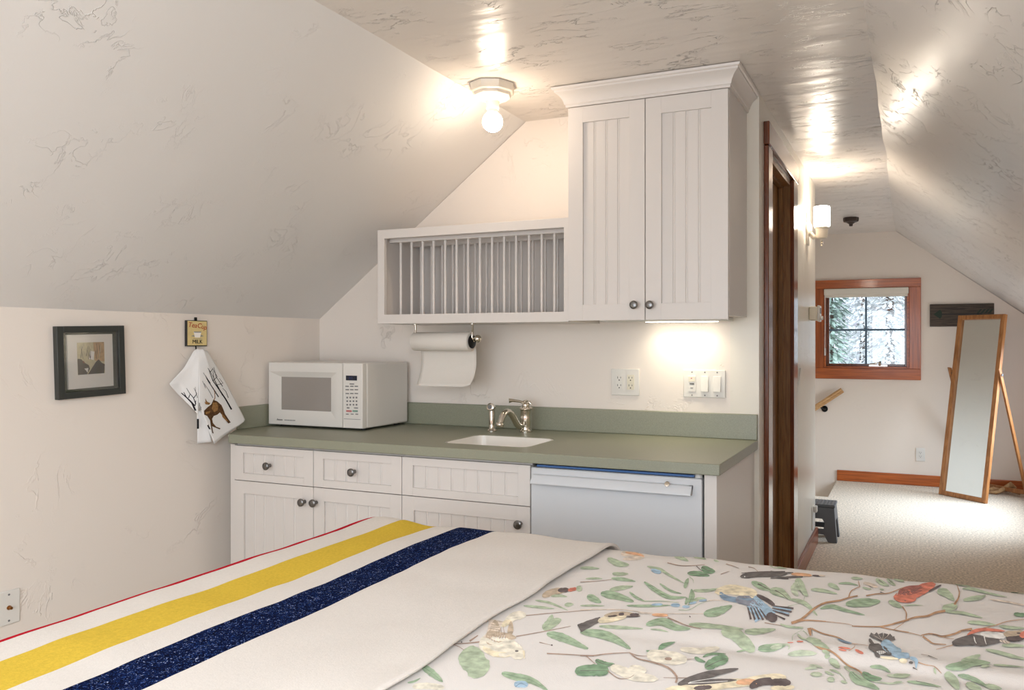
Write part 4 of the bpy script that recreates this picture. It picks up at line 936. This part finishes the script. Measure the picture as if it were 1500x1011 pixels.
import bisect
def frange(a, b_, n): return [a+(b_-a)*i/n for i in range(n+1)]
aL = frange(BX0-.30, BX1+.05, 205); cL = frange(BY0-.30, BY1+.32, 180)
dv_ = grid_mesh(lambda c: aL, cL, 0., lambda j: 'duvet', 'duvet')

# printed leaves, stems, berries and birds. Each entry: crop, kind, colour, width, spine points (crop pixels)
CR = {1:(570,850,5.), 2:(850,790,5.), 3:(850,880,5.), 4:(1130,820,7.5), 5:(1130,900,7.5), 6:(1310,830,7.895), 7:(1310,910,7.895)}
COL = {'g':(168,184,150), 'l':(190,202,172), 'm':(146,170,134), 'd':(106,140,102), 's':(160,128,108), 'b':(176,126,86), 'k':(74,60,58), 'c':(236,226,204), 'y':(236,219,182), 't':(186,162,134),
       'u':(150,182,206), 'U':(112,136,160), 'a':(122,126,140), 'r':(214,108,82), 'R':(148,76,64), 'o':(232,168,120), 'p':(238,234,228), 'P':(226,206,186), 'e':(84,76,72)}
def to_bed(u, v):
    p = onZ(u, v, BZ)
    for _ in range(6):
        q = bed_pt(max(BX0, min(BX1, p.x)), max(BY0+.1, min(BY1-.02, p.y))); p = onZ(u, v, q.z)
    return max(BX0, min(BX1-.02, p.x)), max(BY0+.1, min(BY1-.02, p.y))
inks = []
def spine(P, n):
    P = [V((p[0],p[1],0)) for p in P]
    Q = [P[0]+(P[0]-P[1])*.0] if False else P
    if len(Q) == 2: return [Q[0].lerp(Q[1], i/n) for i in range(n+1)]
    S = catmull(Q, max(2, n//(len(Q)-1))); return S
layer = [0]
def stroke(cr, kind, col, w, pts):
    ox, oy, sc = CR[cr]; S = spine([(ox+p[0]/sc, oy+p[1]/sc) for p in pts], 14 if kind != 'stem' else 18); W_ = w/sc; n = len(S)
    layer[0] += 1; lift = .0007 + .0000045*layer[0]
    if kind == 'leaf': pf_ = lambda t: (math.sin(PI*min(1,t*.94+.03)**.8))**.8
    elif kind == 'blob': pf_ = lambda t: min(1, math.sqrt(max(0,1-(2*t-1)**2))*1.1)
    elif kind == 'stem': pf_ = lambda t: 1-.55*t
    else: pf_ = lambda t: .45+.55*t
    jit = random.Random(layer[0]); nc = 4 if kind != 'stem' and W_ > 3 else 2
    rows = []
    for i, p in enumerate(S):
        d = S[min(i+1,n-1)] - S[max(i-1,0)]; l = math.hypot(d.x,d.y) or 1; nx_, ny_ = -d.y/l, d.x/l; t = i/(n-1)
        h = W_/2*max(.04, pf_(t))*(1+ (jit.uniform(-.08,.08) if kind != 'stem' else 0)); row = []
        for k_ in range(nc+1):
            f_ = (k_/nc*2-1)*h; a, c = to_bed(p.x+nx_*f_, p.y+ny_*f_); row.append(bed_pt(a, c, lift))
        rows.append(row)
    c = lin(tuple(x+(238-x)*.22 for x in COL[col])); inks.append((rows, c))
    if kind == 'leaf' and col in 'glmd' and W_ > 6:      # mid rib
        mid = [pts[0], pts[-1]] if len(pts) == 2 else pts
        stroke(cr, 'stem', {'l':'g','g':'m','m':'d','d':'e'}[col], max(5, w*.07), mid)
def Lf(cr, col, *items):
    for w, pts in items: stroke(cr, 'leaf', col, w, pts)
def St(cr, col, *items):
    for w, pts in items: stroke(cr, 'stem', col, w, pts)
def Bl(cr, col, *items):
    for w, pts in items: stroke(cr, 'blob', col, w, pts)
def Fa(cr, col, *items):
    for w, pts in items: stroke(cr, 'fan', col, w, pts)
# -- by the blanket edge
Bl(1,'g',(185,[(545,512),(620,600),(695,702)]))
St(1,'g',(7,[(550,520),(620,605),(680,690)]))
Lf(1,'m',(55,[(240,630),(310,680),(392,748)]),(16,[(135,755),(185,745),(230,720)]))
Lf(1,'m',(58,[(825,685),(930,712),(1050,742),(1160,810)]),(62,[(1155,393),(1280,428),(1455,507)]))
Lf(1,'g',(70,[(1125,360),(1190,320),(1260,290)]),(50,[(1160,340),(1180,300),(1195,255)]),(18,[(1070,150),(1180,170),(1310,225)]),(20,[(985,190),(1100,200),(1210,212)]),(24,[(1185,120),(1240,115),(1305,125)]),(30,[(1285,185),(1350,178)]))
St(1,'s',(10,[(690,452),(560,466),(455,470)]),(6,[(460,470),(510,490),(548,515)]),(7,[(930,415),(1100,385),(1330,340)]),(6,[(1000,262),(1200,243),(1500,220)]),(9,[(1155,540),(1350,550),(1500,560)]),(5,[(1100,458),(1190,480)]),(14,[(590,450),(650,408)]))
Bl(1,'k',(10,[(1186,477),(1198,481)]),(9,[(526,457),(536,457)]))
Bl(1,'u',(48,[(915,770),(965,765),(1018,772)])); St(1,'U',(7,[(925,785),(965,760),(1010,780)]))
Bl(1,'c',(46,[(170,785),(280,778),(405,792)]))
Bl(1,'c',(60,[(850,330),(910,270),(1005,256)]),(150,[(670,430),(780,490),(940,490)]),(110,[(860,470),(930,525),(985,520)]))
Bl(1,'y',(40,[(672,470),(760,540),(900,550)]),(40,[(820,340),(860,315),(900,310)]))
Fa(1,'P',(110,[(710,440),(760,380),(780,295)])); Lf(1,'t',(90,[(720,450),(770,390),(778,296)]),(70,[(715,465),(820,420),(930,425)]),(42,[(880,415),(890,360),(892,305)]))
St(1,'s',*[(5,[(720+i*22,455-i*4),(738+i*16,420-i*14)]) for i in range(7)]); St(1,'p',*[(5,[(740+i*20,462-i*6),(748+i*20,420-i*3)]) for i in range(6)])
Bl(1,'e',(14,[(921,523),(948,523)])); St(1,'y',(16,[(985,520),(990,578)]))
Bl(1,'t',(46,[(1120,125),(1200,88),(1290,80)])); Bl(1,'k',(34,[(1235,78),(1320,74)])); Bl(1,'r',(26,[(1308,78),(1378,64)])); Bl(1,'g',(40,[(1370,70),(1412,60)]))
# -- middle far
Bl(2,'P',(42,[(295,112),(380,108),(472,135)]),(26,[(310,148),(455,140)])); Lf(2,'o',(22,[(330,100),(410,110),(470,130)]))
Lf(2,'g',(48,[(200,142),(280,182),(357,190)]),(28,[(235,255),(290,258),(352,256)]),(15,[(40,292),(110,290),(162,292)]),(34,[(215,375),(300,360),(386,348)]),(14,[(0,490),(90,490),(178,492)]),(24,[(828,378),(920,380),(1035,362)]),(22,[(790,485),(860,440),(920,440)]))
Lf(2,'m',(27,[(228,290),(310,296),(405,312)]),(58,[(150,400),(260,418),(392,460)]),(52,[(50,420),(100,440),(152,468)]),(20,[(360,390),(410,430),(478,460)]),(20,[(340,490),(500,492),(662,487)]),(36,[(468,316),(560,382),(660,430),(775,428)]),(18,[(583,328),(660,380),(742,402)]),(28,[(765,362),(778,320),(792,288)]),(42,[(798,472),(818,420),(815,368)]),(24,[(770,482),(782,450),(775,430)]))
Lf(2,'g',(22,[(490,203),(580,222),(650,265),(762,326)]),(30,[(690,128),(740,140),(792,163)]),(24,[(830,132),(875,136),(922,150)]),(15,[(978,156),(1015,168)]))
Lf(2,'m',(64,[(905,552),(1010,532),(1112,490)])); Lf(2,'d',(38,[(785,253),(870,256),(947,272)]),(50,[(888,208),(935,232),(988,240)]))
Lf(2,'m',(48,[(1255,316),(1330,350),(1392,376)]),(54,[(1388,376),(1450,395),(1525,432)]),(62,[(483,630),(600,608),(700,650),(805,660)])); St(2,'k',(7,[(1300,330),(1390,375)]),(7,[(1410,380),(1510,425)]))
Lf(2,'g',(38,[(795,628),(950,640),(1195,662)]),(47,[(1205,680),(1300,680),(1430,664)]),(26,[(138,640),(280,650),(460,660)]),(13,[(515,664),(580,668),(645,684)]),(24,[(0,215),(60,214),(140,218)]))
Bl(2,'g',(92,[(1030,680),(1130,700),(1200,760),(1275,830)])); Lf(2,'m',(68,[(0,683),(150,700),(260,740),(368,808)]),(40,[(1305,800),(1400,790),(1500,775)])); Lf(2,'d',(26,[(575,805),(612,778),(694,758)]))
Bl(2,'u',(28,[(518,226),(560,240),(592,246)]),(17,[(520,484),(605,481)]),(26,[(662,486),(732,488)]),(18,[(746,498),(802,498)]),(16,[(798,476),(852,465)]),(15,[(868,456),(928,450)])); St(2,'U',(5,[(525,235),(590,240)]),(5,[(668,484),(728,486)]))
St(2,'s',(7,[(638,176),(750,198),(912,190)]),(6,[(1068,184),(1120,200),(1162,216)]),(6,[(1230,205),(1270,215),(1300,240)]),(5,[(1028,260),(1092,238)]),(5,[(0,318),(150,308),(230,298)]),(9,[(640,578),(720,612),(790,640),(885,662)]),(6,[(1350,616),(1500,642)]))
St(2,'P',(7,[(0,522),(300,520),(525,546),(900,550)]),(6,[(940,455),(1000,450),(1085,462)])); St(2,'g',(6,[(470,458),(600,458),(722,468)]),(5,[(720,522),(800,520),(880,475),(950,455)]),(6,[(800,280),(825,300),(830,325)])); St(2,'k',(6,[(850,200),(892,238)]),(9,[(800,568),(808,576)]))
St(2,'g',(9,[(1390,198),(1420,215)]),(8,[(1420,212),(1510,220)]))
Bl(2,'e',(40,[(1170,278),(1300,262),(1520,258)])); St(2,'k',(9,[(1500,242),(1300,244),(1180,252)]),(13,[(1525,292),(1400,285)])); Bl(2,'p',(8,[(1200,278),(1208,278)]))
Bl(2,'y',(74,[(985,395),(1100,372),(1240,400),(1295,420)])); Lf(2,'U',(40,[(1025,392),(1060,432),(1180,452),(1275,440)])); Lf(2,'a',(78,[(1140,445),(1260,462),(1350,512)])); Fa(2,'u',(60,[(1275,425),(1340,490),(1410,560)]))
Fa(2,'u',(120,[(1240,480),(1300,540),(1330,585)]))
St(2,'k',*[(15,[(1250+i*30,592+i%2*4),(1222+i*22,484+i*6)]) for i in range(5)])
Bl(2,'k',(62,[(1365,555),(1440,598)]),(30,[(1290,412),(1370,452),(1425,492)]))
St(2,'k',(13,[(1562,512),(1400,490)]),(13,[(1548,537),(1405,510)]),(13,[(1530,566),(1410,528)]),(13,[(1500,592),(1415,552)])); St(2,'u',(12,[(1545,524),(1410,500)]),(12,[(1530,552),(1412,520)]))
Fa(2,'e',(66,[(150,588),(70,622),(-8,660)])); Bl(2,'y',(52,[(128,606),(250,580),(340,562)])); Lf(2,'t',(34,[(175,566),(300,550),(435,560)])); Bl(2,'k',(13,[(200,572),(272,565)]),(22,[(280,556),(322,553)]),(22,[(362,558),(430,558)]),(10,[(335,574),(440,568)])); Bl(2,'o',(22,[(523,558),(645,563)])); St(2,'P',(6,[(420,545),(525,555)]))
# -- middle near
Bl(3,'d',(86,[(-40,525),(100,515),(210,520)])); Lf(3,'d',(42,[(112,440),(170,470),(252,472)]),(30,[(580,380),(600,345),(692,308)]),(17,[(483,372),(548,388)]),(27,[(838,420),(870,440),(918,456)]),(19,[(898,418),(960,396),(1068,396)])); Bl(3,'d',(74,[(915,500),(1000,450),(1085,428)]))
St(3,'e',(5,[(0,520),(100,518),(200,520)]),(6,[(920,495),(1000,455),(1075,430)]))
Lf(3,'m',(42,[(1302,362),(1400,360),(1505,333)]),(18,[(-30,312),(62,356)]),(14,[(1145,380),(1240,362)]))
Bl(3,'c',(92,[(485,400),(620,420),(785,440)]),(45,[(730,360),(880,375),(1022,352)]),(74,[(218,490),(300,520),(400,560),(572,582)]),(60,[(355,500),(485,522)])); Bl(3,'s',(22,[(618,432),(672,434)]))
St(3,'s',(10,[(0,408),(100,408),(200,395),(360,386)]),(16,[(700,608),(705,560),(640,495),(520,455),(420,430),(360,386)]),(7,[(360,388),(420,408),(492,412)]),(8,[(45,412),(110,470)]),(7,[(200,520),(280,575),(350,575),(395,550)]),(6,[(820,572),(700,572),(610,570)]),(5,[(780,436),(835,432)]))
Bl(3,'y',(64,[(620,655),(900,645),(1100,612),(1340,608)]),(44,[(1190,590),(1400,565),(1510,570)])); Lf(3,'e',(56,[(715,622),(900,558),(1158,505)]),(38,[(755,615),(950,600),(1145,588)])); St(3,'p',(7,[(790,612),(950,604),(1080,596)]),(6,[(800,605),(950,580),(1080,575)]))
Bl(3,'o',(44,[(1140,608),(1240,602),(1328,620)])); Bl(3,'k',(54,[(1240,645),(1330,602),(1495,595)]),(34,[(830,650),(965,640)]))
# -- right far
Lf(4,'l',(80,[(310,250),(250,330),(290,405)])); Lf(4,'g',(92,[(285,212),(320,300),(395,412)]),(84,[(-10,345),(100,362),(218,450)]),(46,[(208,443),(330,470),(420,530),(505,625)]),(42,[(433,334),(560,346),(722,382)]),(52,[(620,276),(690,300),(748,338)])); St(4,'k',(9,[(40,345),(120,390),(182,445)]),(7,[(310,340),(350,400)]))
Lf(4,'m',(24,[(738,268),(850,266),(952,290)]),(98,[(818,496),(950,482),(1100,475),(1195,464)]),(46,[(538,546),(660,520),(800,560),(1025,617)])); Lf(4,'g',(60,[(1288,464),(1370,500),(1432,532)]),(32,[(878,208),(1003,216)]),(50,[(1148,218),(1210,260),(1292,297)]),(40,[(1268,218),(1320,260),(1362,292)]),(40,[(1368,213),(1455,248)]),(22,[(1000,312),(1050,325),(1100,332)]),(22,[(98,715),(180,745),(352,766)]),(14,[(58,85),(172,106)]),(20,[(1190,330),(1240,340)]))
St(4,'k',(7,[(1180,230),(1240,275)]),(7,[(1290,230),(1350,280)]))
St(4,'b',(30,[(220,705),(330,665),(440,570),(510,520),(600,480),(760,455),(850,425),(948,405)]),(15,[(850,418),(880,350),(970,305)]),(10,[(970,305),(955,240)]),(14,[(1040,405),(1150,385),(1290,375),(1420,325),(1510,298)]),(20,[(260,700),(370,675),(600,688)]),(6,[(600,690),(830,715),(900,738)]),(20,[(1510,668),(1400,700),(1230,740),(1100,745),(885,738)]),(12,[(1200,750),(1340,780),(1510,806)]),(6,[(1340,782),(1455,708)]),(12,[(1440,525),(1485,600),(1480,672)]))
St(4,'g',(6,[(180,522),(312,490)]),(7,[(365,415),(355,460)])); St(4,'k',(8,[(1195,363),(1245,380)]),(5,[(1055,280),(1120,325)]))
Bl(4,'P',(36,[(1008,262),(1090,282),(1172,312)]))
St(4,'e',(22,[(-10,140),(100,150),(240,150)]),(24,[(345,190),(150,202),(-10,210)])); Bl(4,'e',(32,[(-10,172),(125,180)])); Bl(4,'o',(34,[(215,166),(330,170),(445,182)])); Bl(4,'k',(16,[(445,180),(548,187)])); Bl(4,'P',(18,[(520,180),(590,186)]))
# -- right near
St(5,'b',(44,[(415,160),(430,245)]),(16,[(440,165),(560,220),(720,260),(820,310),(890,332)]),(26,[(470,340),(540,385),(640,410),(740,480),(830,565),(960,630),(1030,700)]),(6,[(890,332),(960,340),(1065,352)]),(9,[(850,412),(910,372),(915,345)])); St(5,'e',(6,[(440,180),(452,245)]))
St(5,'g',(7,[(820,580),(1000,680),(1150,750),(1300,765)]),(7,[(230,300),(240,240),(340,180)]),(9,[(345,190),(380,215),(402,245)]),(8,[(760,670),(800,715),(820,750)]))
Lf(5,'l',(68,[(183,452),(340,436),(498,442)]),(52,[(-10,380),(90,362),(120,358)]),(20,[(80,340),(190,350),(185,400)]),(30,[(368,612),(450,600),(505,605)]),(24,[(418,568),(500,580),(565,602)]),(36,[(1268,680),(1380,690),(1505,690)]),(20,[(1100,745),(1300,772),(1455,760)]))
Lf(5,'g',(62,[(385,280),(470,300),(545,302)]),(62,[(448,330),(540,340),(635,392)]),(42,[(558,410),(642,442)]),(52,[(585,470),(645,470)]),(74,[(638,500),(700,550),(748,602)]),(22,[(288,225),(330,270),(395,292)]),(28,[(588,640),(692,682)]),(22,[(638,620),(700,635),(765,668)]),(30,[(763,745),(835,768)]),(18,[(798,580),(850,630),(882,650)]),(22,[(-10,180),(42,180)]),(20,[(98,122),(200,145),(355,155)]))
Bl(5,'g',(46,[(428,668),(560,675)]),(52,[(613,725),(695,732)])); Bl(5,'l',(24,[(450,670),(540,675)]),(26,[(630,727),(680,732)]))
Lf(5,'m',(98,[(868,645),(930,720),(1040,770),(1185,838)]),(52,[(1085,588),(1200,590),(1308,652)])); Lf(5,'d',(74,[(1000,652),(1090,710),(1215,722)])); St(5,'e',(7,[(890,650),(1000,745)]))
Bl(5,'r',(19,[(733,373),(872,390)]),(18,[(738,398),(828,413)]),(29,[(918,400),(1012,446)]),(16,[(276,308),(352,312)]),(10,[(173,322),(243,322)])); Bl(5,'U',(20,[(728,280),(800,310),(885,332)]))
Fa(5,'e',*[(46,[(1235,315),p]) for p in ((1085,232),(1140,225),(1200,222),(1260,225),(1318,240),(1355,272))]); St(5,'P',*[(4,[(1220,300),p]) for p in ((1110,235),(1170,228),(1230,228),(1290,238))])
Bl(5,'u',(116,[(1215,310),(1290,370),(1350,430)])); Lf(5,'u',(80,[(1290,400),(1400,460),(1520,480)])); Lf(5,'e',(34,[(1075,280),(1100,320),(1140,360)]),(106,[(1070,360),(1200,400),(1320,455)])); Bl(5,'p',(36,[(1140,435),(1255,430)])); St(5,'k',*[(5,[(1150+i*22,415),(1160+i*20,455)]) for i in range(5)]); Lf(5,'e',(46,[(1140,430),(1165,465),(1195,488)])); Bl(5,'y',(30,[(1190,485),(1400,505)]))
Bl(5,'y',(60,[(-10,700),(60,705),(160,715)]),(50,[(-10,825),(120,820),(255,815)])); Bl(5,'k',(80,[(-30,765),(100,760),(215,770)]))
# -- far right
Bl(6,'r',(118,[(-10,360),(120,350),(260,310),(350,260),(480,212)]),(60,[(-5,370),(130,402),(255,385)])); Lf(6,'R',(82,[(45,315),(180,275),(345,240)]),(46,[(65,332),(200,312),(325,290)])); St(6,'k',*[(6,[(90+i*35,325-i*6),(150+i*40,285-i*10)]) for i in range(5)]); Bl(6,'k',(22,[(395,302),(470,260),(545,224)])); St(6,'P',(9,[(30,340),(50,290)])); Bl(6,'k',(10,[(118,408),(132,410)]))
Lf(6,'g',(92,[(498,293),(600,320),(694,405)]),(55,[(798,400),(900,382),(1000,368),(1058,342)]),(34,[(788,267),(900,270),(1050,310),(1305,366)]),(44,[(708,205),(800,215),(875,242)]),(36,[(608,540),(760,545),(900,575),(1022,606)]),(46,[(848,655),(1000,665),(1185,692)]),(40,[(1215,700),(1350,720),(1510,726)]),(42,[(-5,152),(60,160),(112,187)]),(50,[(-5,435),(72,478)]),(12,[(108,466),(200,455),(335,462)]),(14,[(1198,243),(1350,290),(1510,328)]))
Bl(6,'g',(88,[(555,495),(630,490),(728,458)])); Bl(6,'d',(44,[(1382,560),(1450,570),(1530,572)])); St(6,'m',(7,[(570,500),(620,520),(680,500),(720,465)]))
St(6,'b',(28,[(590,525),(480,545),(380,585),(240,600),(130,635),(-10,672)]),(26,[(695,452),(740,380),(755,310)]),(14,[(755,310),(725,225)]),(13,[(138,622),(135,540),(88,472)]),(5,[(0,742),(142,638)]),(11,[(1180,690),(1320,645),(1510,624)]),(15,[(900,757),(1040,725),(1182,690)]))
Bl(6,'P',(40,[(1250,242),(1380,262),(1510,302)]),(20,[(1098,390),(1300,420),(1510,462)])); Lf(6,'t',(20,[(1310,245),(1430,275)]))
St(7,'b',(11,[(10,118),(180,150),(310,182)]),(26,[(900,105),(780,125),(700,160),(560,190),(480,170),(400,160),(310,180)]),(20,[(330,190),(400,240),(460,275),(600,285)]),(10,[(680,290),(570,320),(485,342)]),(12,[(270,490),(360,525),(460,545),(548,612)]),(9,[(560,190),(630,215),(690,218)]))
St(7,'s',(6,[(310,400),(390,410)])); St(7,'e',(9,[(390,412),(500,455)])); St(7,'k',(8,[(440,165),(520,180),(600,190)]),(8,[(770,130),(850,118),(890,125)]))
Bl(7,'p',(70,[(990,160),(1150,175),(1290,195)])); Bl(7,'r',(38,[(838,182),(930,130),(1050,112),(1285,130)])); Lf(7,'e',(130,[(670,272),(900,232),(1050,250),(1240,240)])); St(7,'p',(15,[(920,175),(940,260),(1000,302)]),(13,[(1035,168),(1050,240),(1065,285)]))
St(7,'e',*[(5,[(925+i*6,200+i*20),(965+i*8,190+i*22)]) for i in range(5)])
Bl(7,'t',(80,[(1262,165),(1400,165),(1500,150)])); Bl(7,'k',(64,[(1295,218),(1400,220),(1510,200)])); Bl(7,'r',(70,[(1450,190),(1540,150)])); Bl(7,'k',(18,[(1415,153),(1462,156)])); Bl(7,'P',(30,[(1215,240),(1345,268)])); St(7,'k',(7,[(1240,235),(1270,275)]),(7,[(1280,245),(1310,275)]))
Lf(7,'m',(108,[(595,550),(760,540),(900,495),(1110,500)])); Lf(7,'g',(72,[(775,480),(900,450),(995,405)]),(32,[(1000,542),(1110,530)]),(22,[(1145,520),(1300,530),(1510,549)]),(46,[(1058,343),(1200,375),(1400,430),(1530,458)]),(42,[(1245,295),(1380,295),(1510,306)]),(112,[(590,610),(680,700),(745,810)]),(82,[(830,740),(920,775),(1010,810)]),(62,[(1045,758),(1245,800)]),(52,[(-10,640),(100,650),(185,638)]),(24,[(460,558),(482,632)]),(22,[(-10,730),(92,715)])); Lf(7,'m',(62,[(735,638),(900,680),(1068,768)]),(36,[(148,715),(320,735),(545,777)])); St(7,'e',(7,[(250,710),(380,740),(470,765)]))
Bl(7,'u',(64,[(-10,400),(100,410),(175,412)]),(60,[(-10,330),(82,372)])); Lf(7,'u',(46,[(180,438),(250,470),(252,555)])); Bl(7,'e',(32,[(168,494),(218,506)])); Bl(7,'y',(56,[(55,470),(152,485)])); St(7,'k',(11,[(215,548),(268,570)]))

duv = dv_.build('duvet', smooth=80, base=((BX0+BX1)/2, (BY0+BY1)/2, BZ-.4), recalc=False)
me = duv.data; me.materials.append(M['inks']); bm = bmesh.new(); bm.from_mesh(me); off = V(duv.location); cl = bm.loops.layers.float_color.new('ink')
for rows, c in inks:
    R2 = [[bm.verts.new(p-off) for p in r] for r in rows]
    for i in range(len(R2)-1):
        for j in range(len(R2[0])-1):
            f = bm.faces.new((R2[i][j], R2[i][j+1], R2[i+1][j+1], R2[i+1][j])); f.material_index = 1; f.smooth = True
            for l in f.loops: l[cl] = (*c, 1)
bm.to_mesh(me); bm.free()
tag(duv, 'cream cotton duvet printed with birds, leaves and branches covering the bed', 'duvet')

# blanket: stripes run along the bed edge
zB = BZ+.016
sxs = {k: onZ(u, v, zB).x for k, (u, v) in dict(y0=(0,966), y1=(0,1006), n0=(300,925), n1=(400,925)).items()}
Y_ = (-1.50, -1.382); 
bz = lambda u, v: onZ(u, v, zB).x
yel0, yel1, nav0, nav1 = (bz(60,944)+bz(300,864))/2, (bz(60,986)+bz(300,898))/2, (bz(300,926.5)+bz(440,863))/2, (bz(300,974)+bz(440,898))/2
red0, red1 = BX0+.05, BX0+.108
print('stripes', red0, red1, yel0, yel1, nav0, nav1)
def redge(c):
    return -.765 + .012*math.sin(c*3.1+.4) + .016*noise.noise(V((c*4, 2, 0))) - .02*max(0, 1.5-c)
na = frange(0, 1, 30)
marks = [BX0-.26, red0, red1, yel0, yel1, nav0, nav1]
def acols(c):
    out = []
    wb = lambda x, i: x + .0022*noise.noise(V((c*16, i*3., 0))) + .003*noise.noise(V((c*3, i*5., 1)))
    for i in range(len(marks)-1):
        a, b_ = marks[i], marks[i+1]; a = wb(a, i) if i else a; b_ = wb(b_, i+1); k = 12 if i else 14
        out += [a+(b_-a)*q/k for q in range(k)]
    a, e_ = wb(marks[-1], len(marks)-1), redge(c); out += [a+(e_-a)*q/40 for q in range(41)]
    return out
def amat(j): 
    s = 0 if j < 14 else 1+(j-14)//12
    return ('wool','wred','wool','wyel','wool','wnavy')[s] if s < 6 else 'wool'
def boff(a, c):
    e_ = redge(c)-a
    return .012 + .006*math.exp(-(e_/.03)**2)*(.6+.8*noise.noise(V((c*7, 4, 0)))) + .004*noise.noise(V((a*6, c*3, 7)))
cB = frange(BY0-.25, BY1+.26, 210)
bl = grid_mesh(acols, cB, boff, amat, 'blanket').build('blanket', smooth=80, base=(-1.3, 1.3, BZ-.3), recalc=False)
md = bl.modifiers.new('thick', 'SOLIDIFY'); md.thickness = .007; md.offset = -.2
tag(bl, 'cream wool blanket with red, yellow and navy stripes folded across the bed foot', 'blanket')

# ------------------------------------------------------------------ light: daylight at the windows and the added roof opening, the lamps, the sky outside
def area(name, loc, rot, sx, sy, power, col, spread=PI):
    l = bpy.data.lights.new(name, 'AREA'); l.shape = 'RECTANGLE'; l.size = sx; l.size_y = sy; l.energy = power; l.color = col; l.spread = spread
    o = bpy.data.objects.new(name, l); C.objects.link(o); o.location = loc; o.rotation_euler = rot; return o
area('daylight_rear_window', ((RX0+RX1)/2, YR-.06, (RZ0+RZ1)/2), (PI/2, 0, 0), RX1-RX0-.08, RZ1-RZ0-.08, 46, (.80, .905, 1.0))
area('daylight_side_window', (XK+.06, (QY0+QY1)/2, (QZ0+QZ1)/2), (0, PI/2-.6, 0), QZ1-QZ0-.06, QY1-QY0-.06, 31, (.68, .83, 1.0), 1.7)
area('added_roof_daylight', ((SKX0+SKX1)/2+.05, (yb0+yb1)/2, zr((SKX0+SKX1)/2)+.08), (0, math.atan(sl), 0), .85, .88, 85, (.88, .95, 1.0), 2.6)  # added out of view to brighten the bed and left wall
area('under_cabinet_glow', (-.89, 3.15, 1.401), (.0, 0, 0), .26, .05, 0.85, (1, .9, .68), 2.3)
w = bpy.data.worlds.new('sky'); bpy.context.scene.world = w; w.use_nodes = True
bg = w.node_tree.nodes['Background']; bg.inputs[0].default_value = (.80, .90, 1.0, 1); bg.inputs[1].default_value = 3

cam = bpy.data.cameras.new('camera'); co = bpy.data.objects.new('camera', cam); C.objects.link(co); bpy.context.scene.camera = co
cam.sensor_width = 36; cam.lens = FP/1500*36; cam.shift_x = -(CX-750)/1500; cam.shift_y = -(505.5-CY)/1500
co.location = (0, 0, HE); co.rotation_euler = (PI/2, 0, TH); cam.clip_start = .05
sc = bpy.context.scene; vs_ = sc.view_settings; vs_.view_transform = 'Standard'; vs_.look = 'None'; vs_.gamma = 1; vs_.use_curve_mapping = False; vs_.exposure = -0.15
for o in bpy.data.objects:
    if '_b' in o: del o['_b']
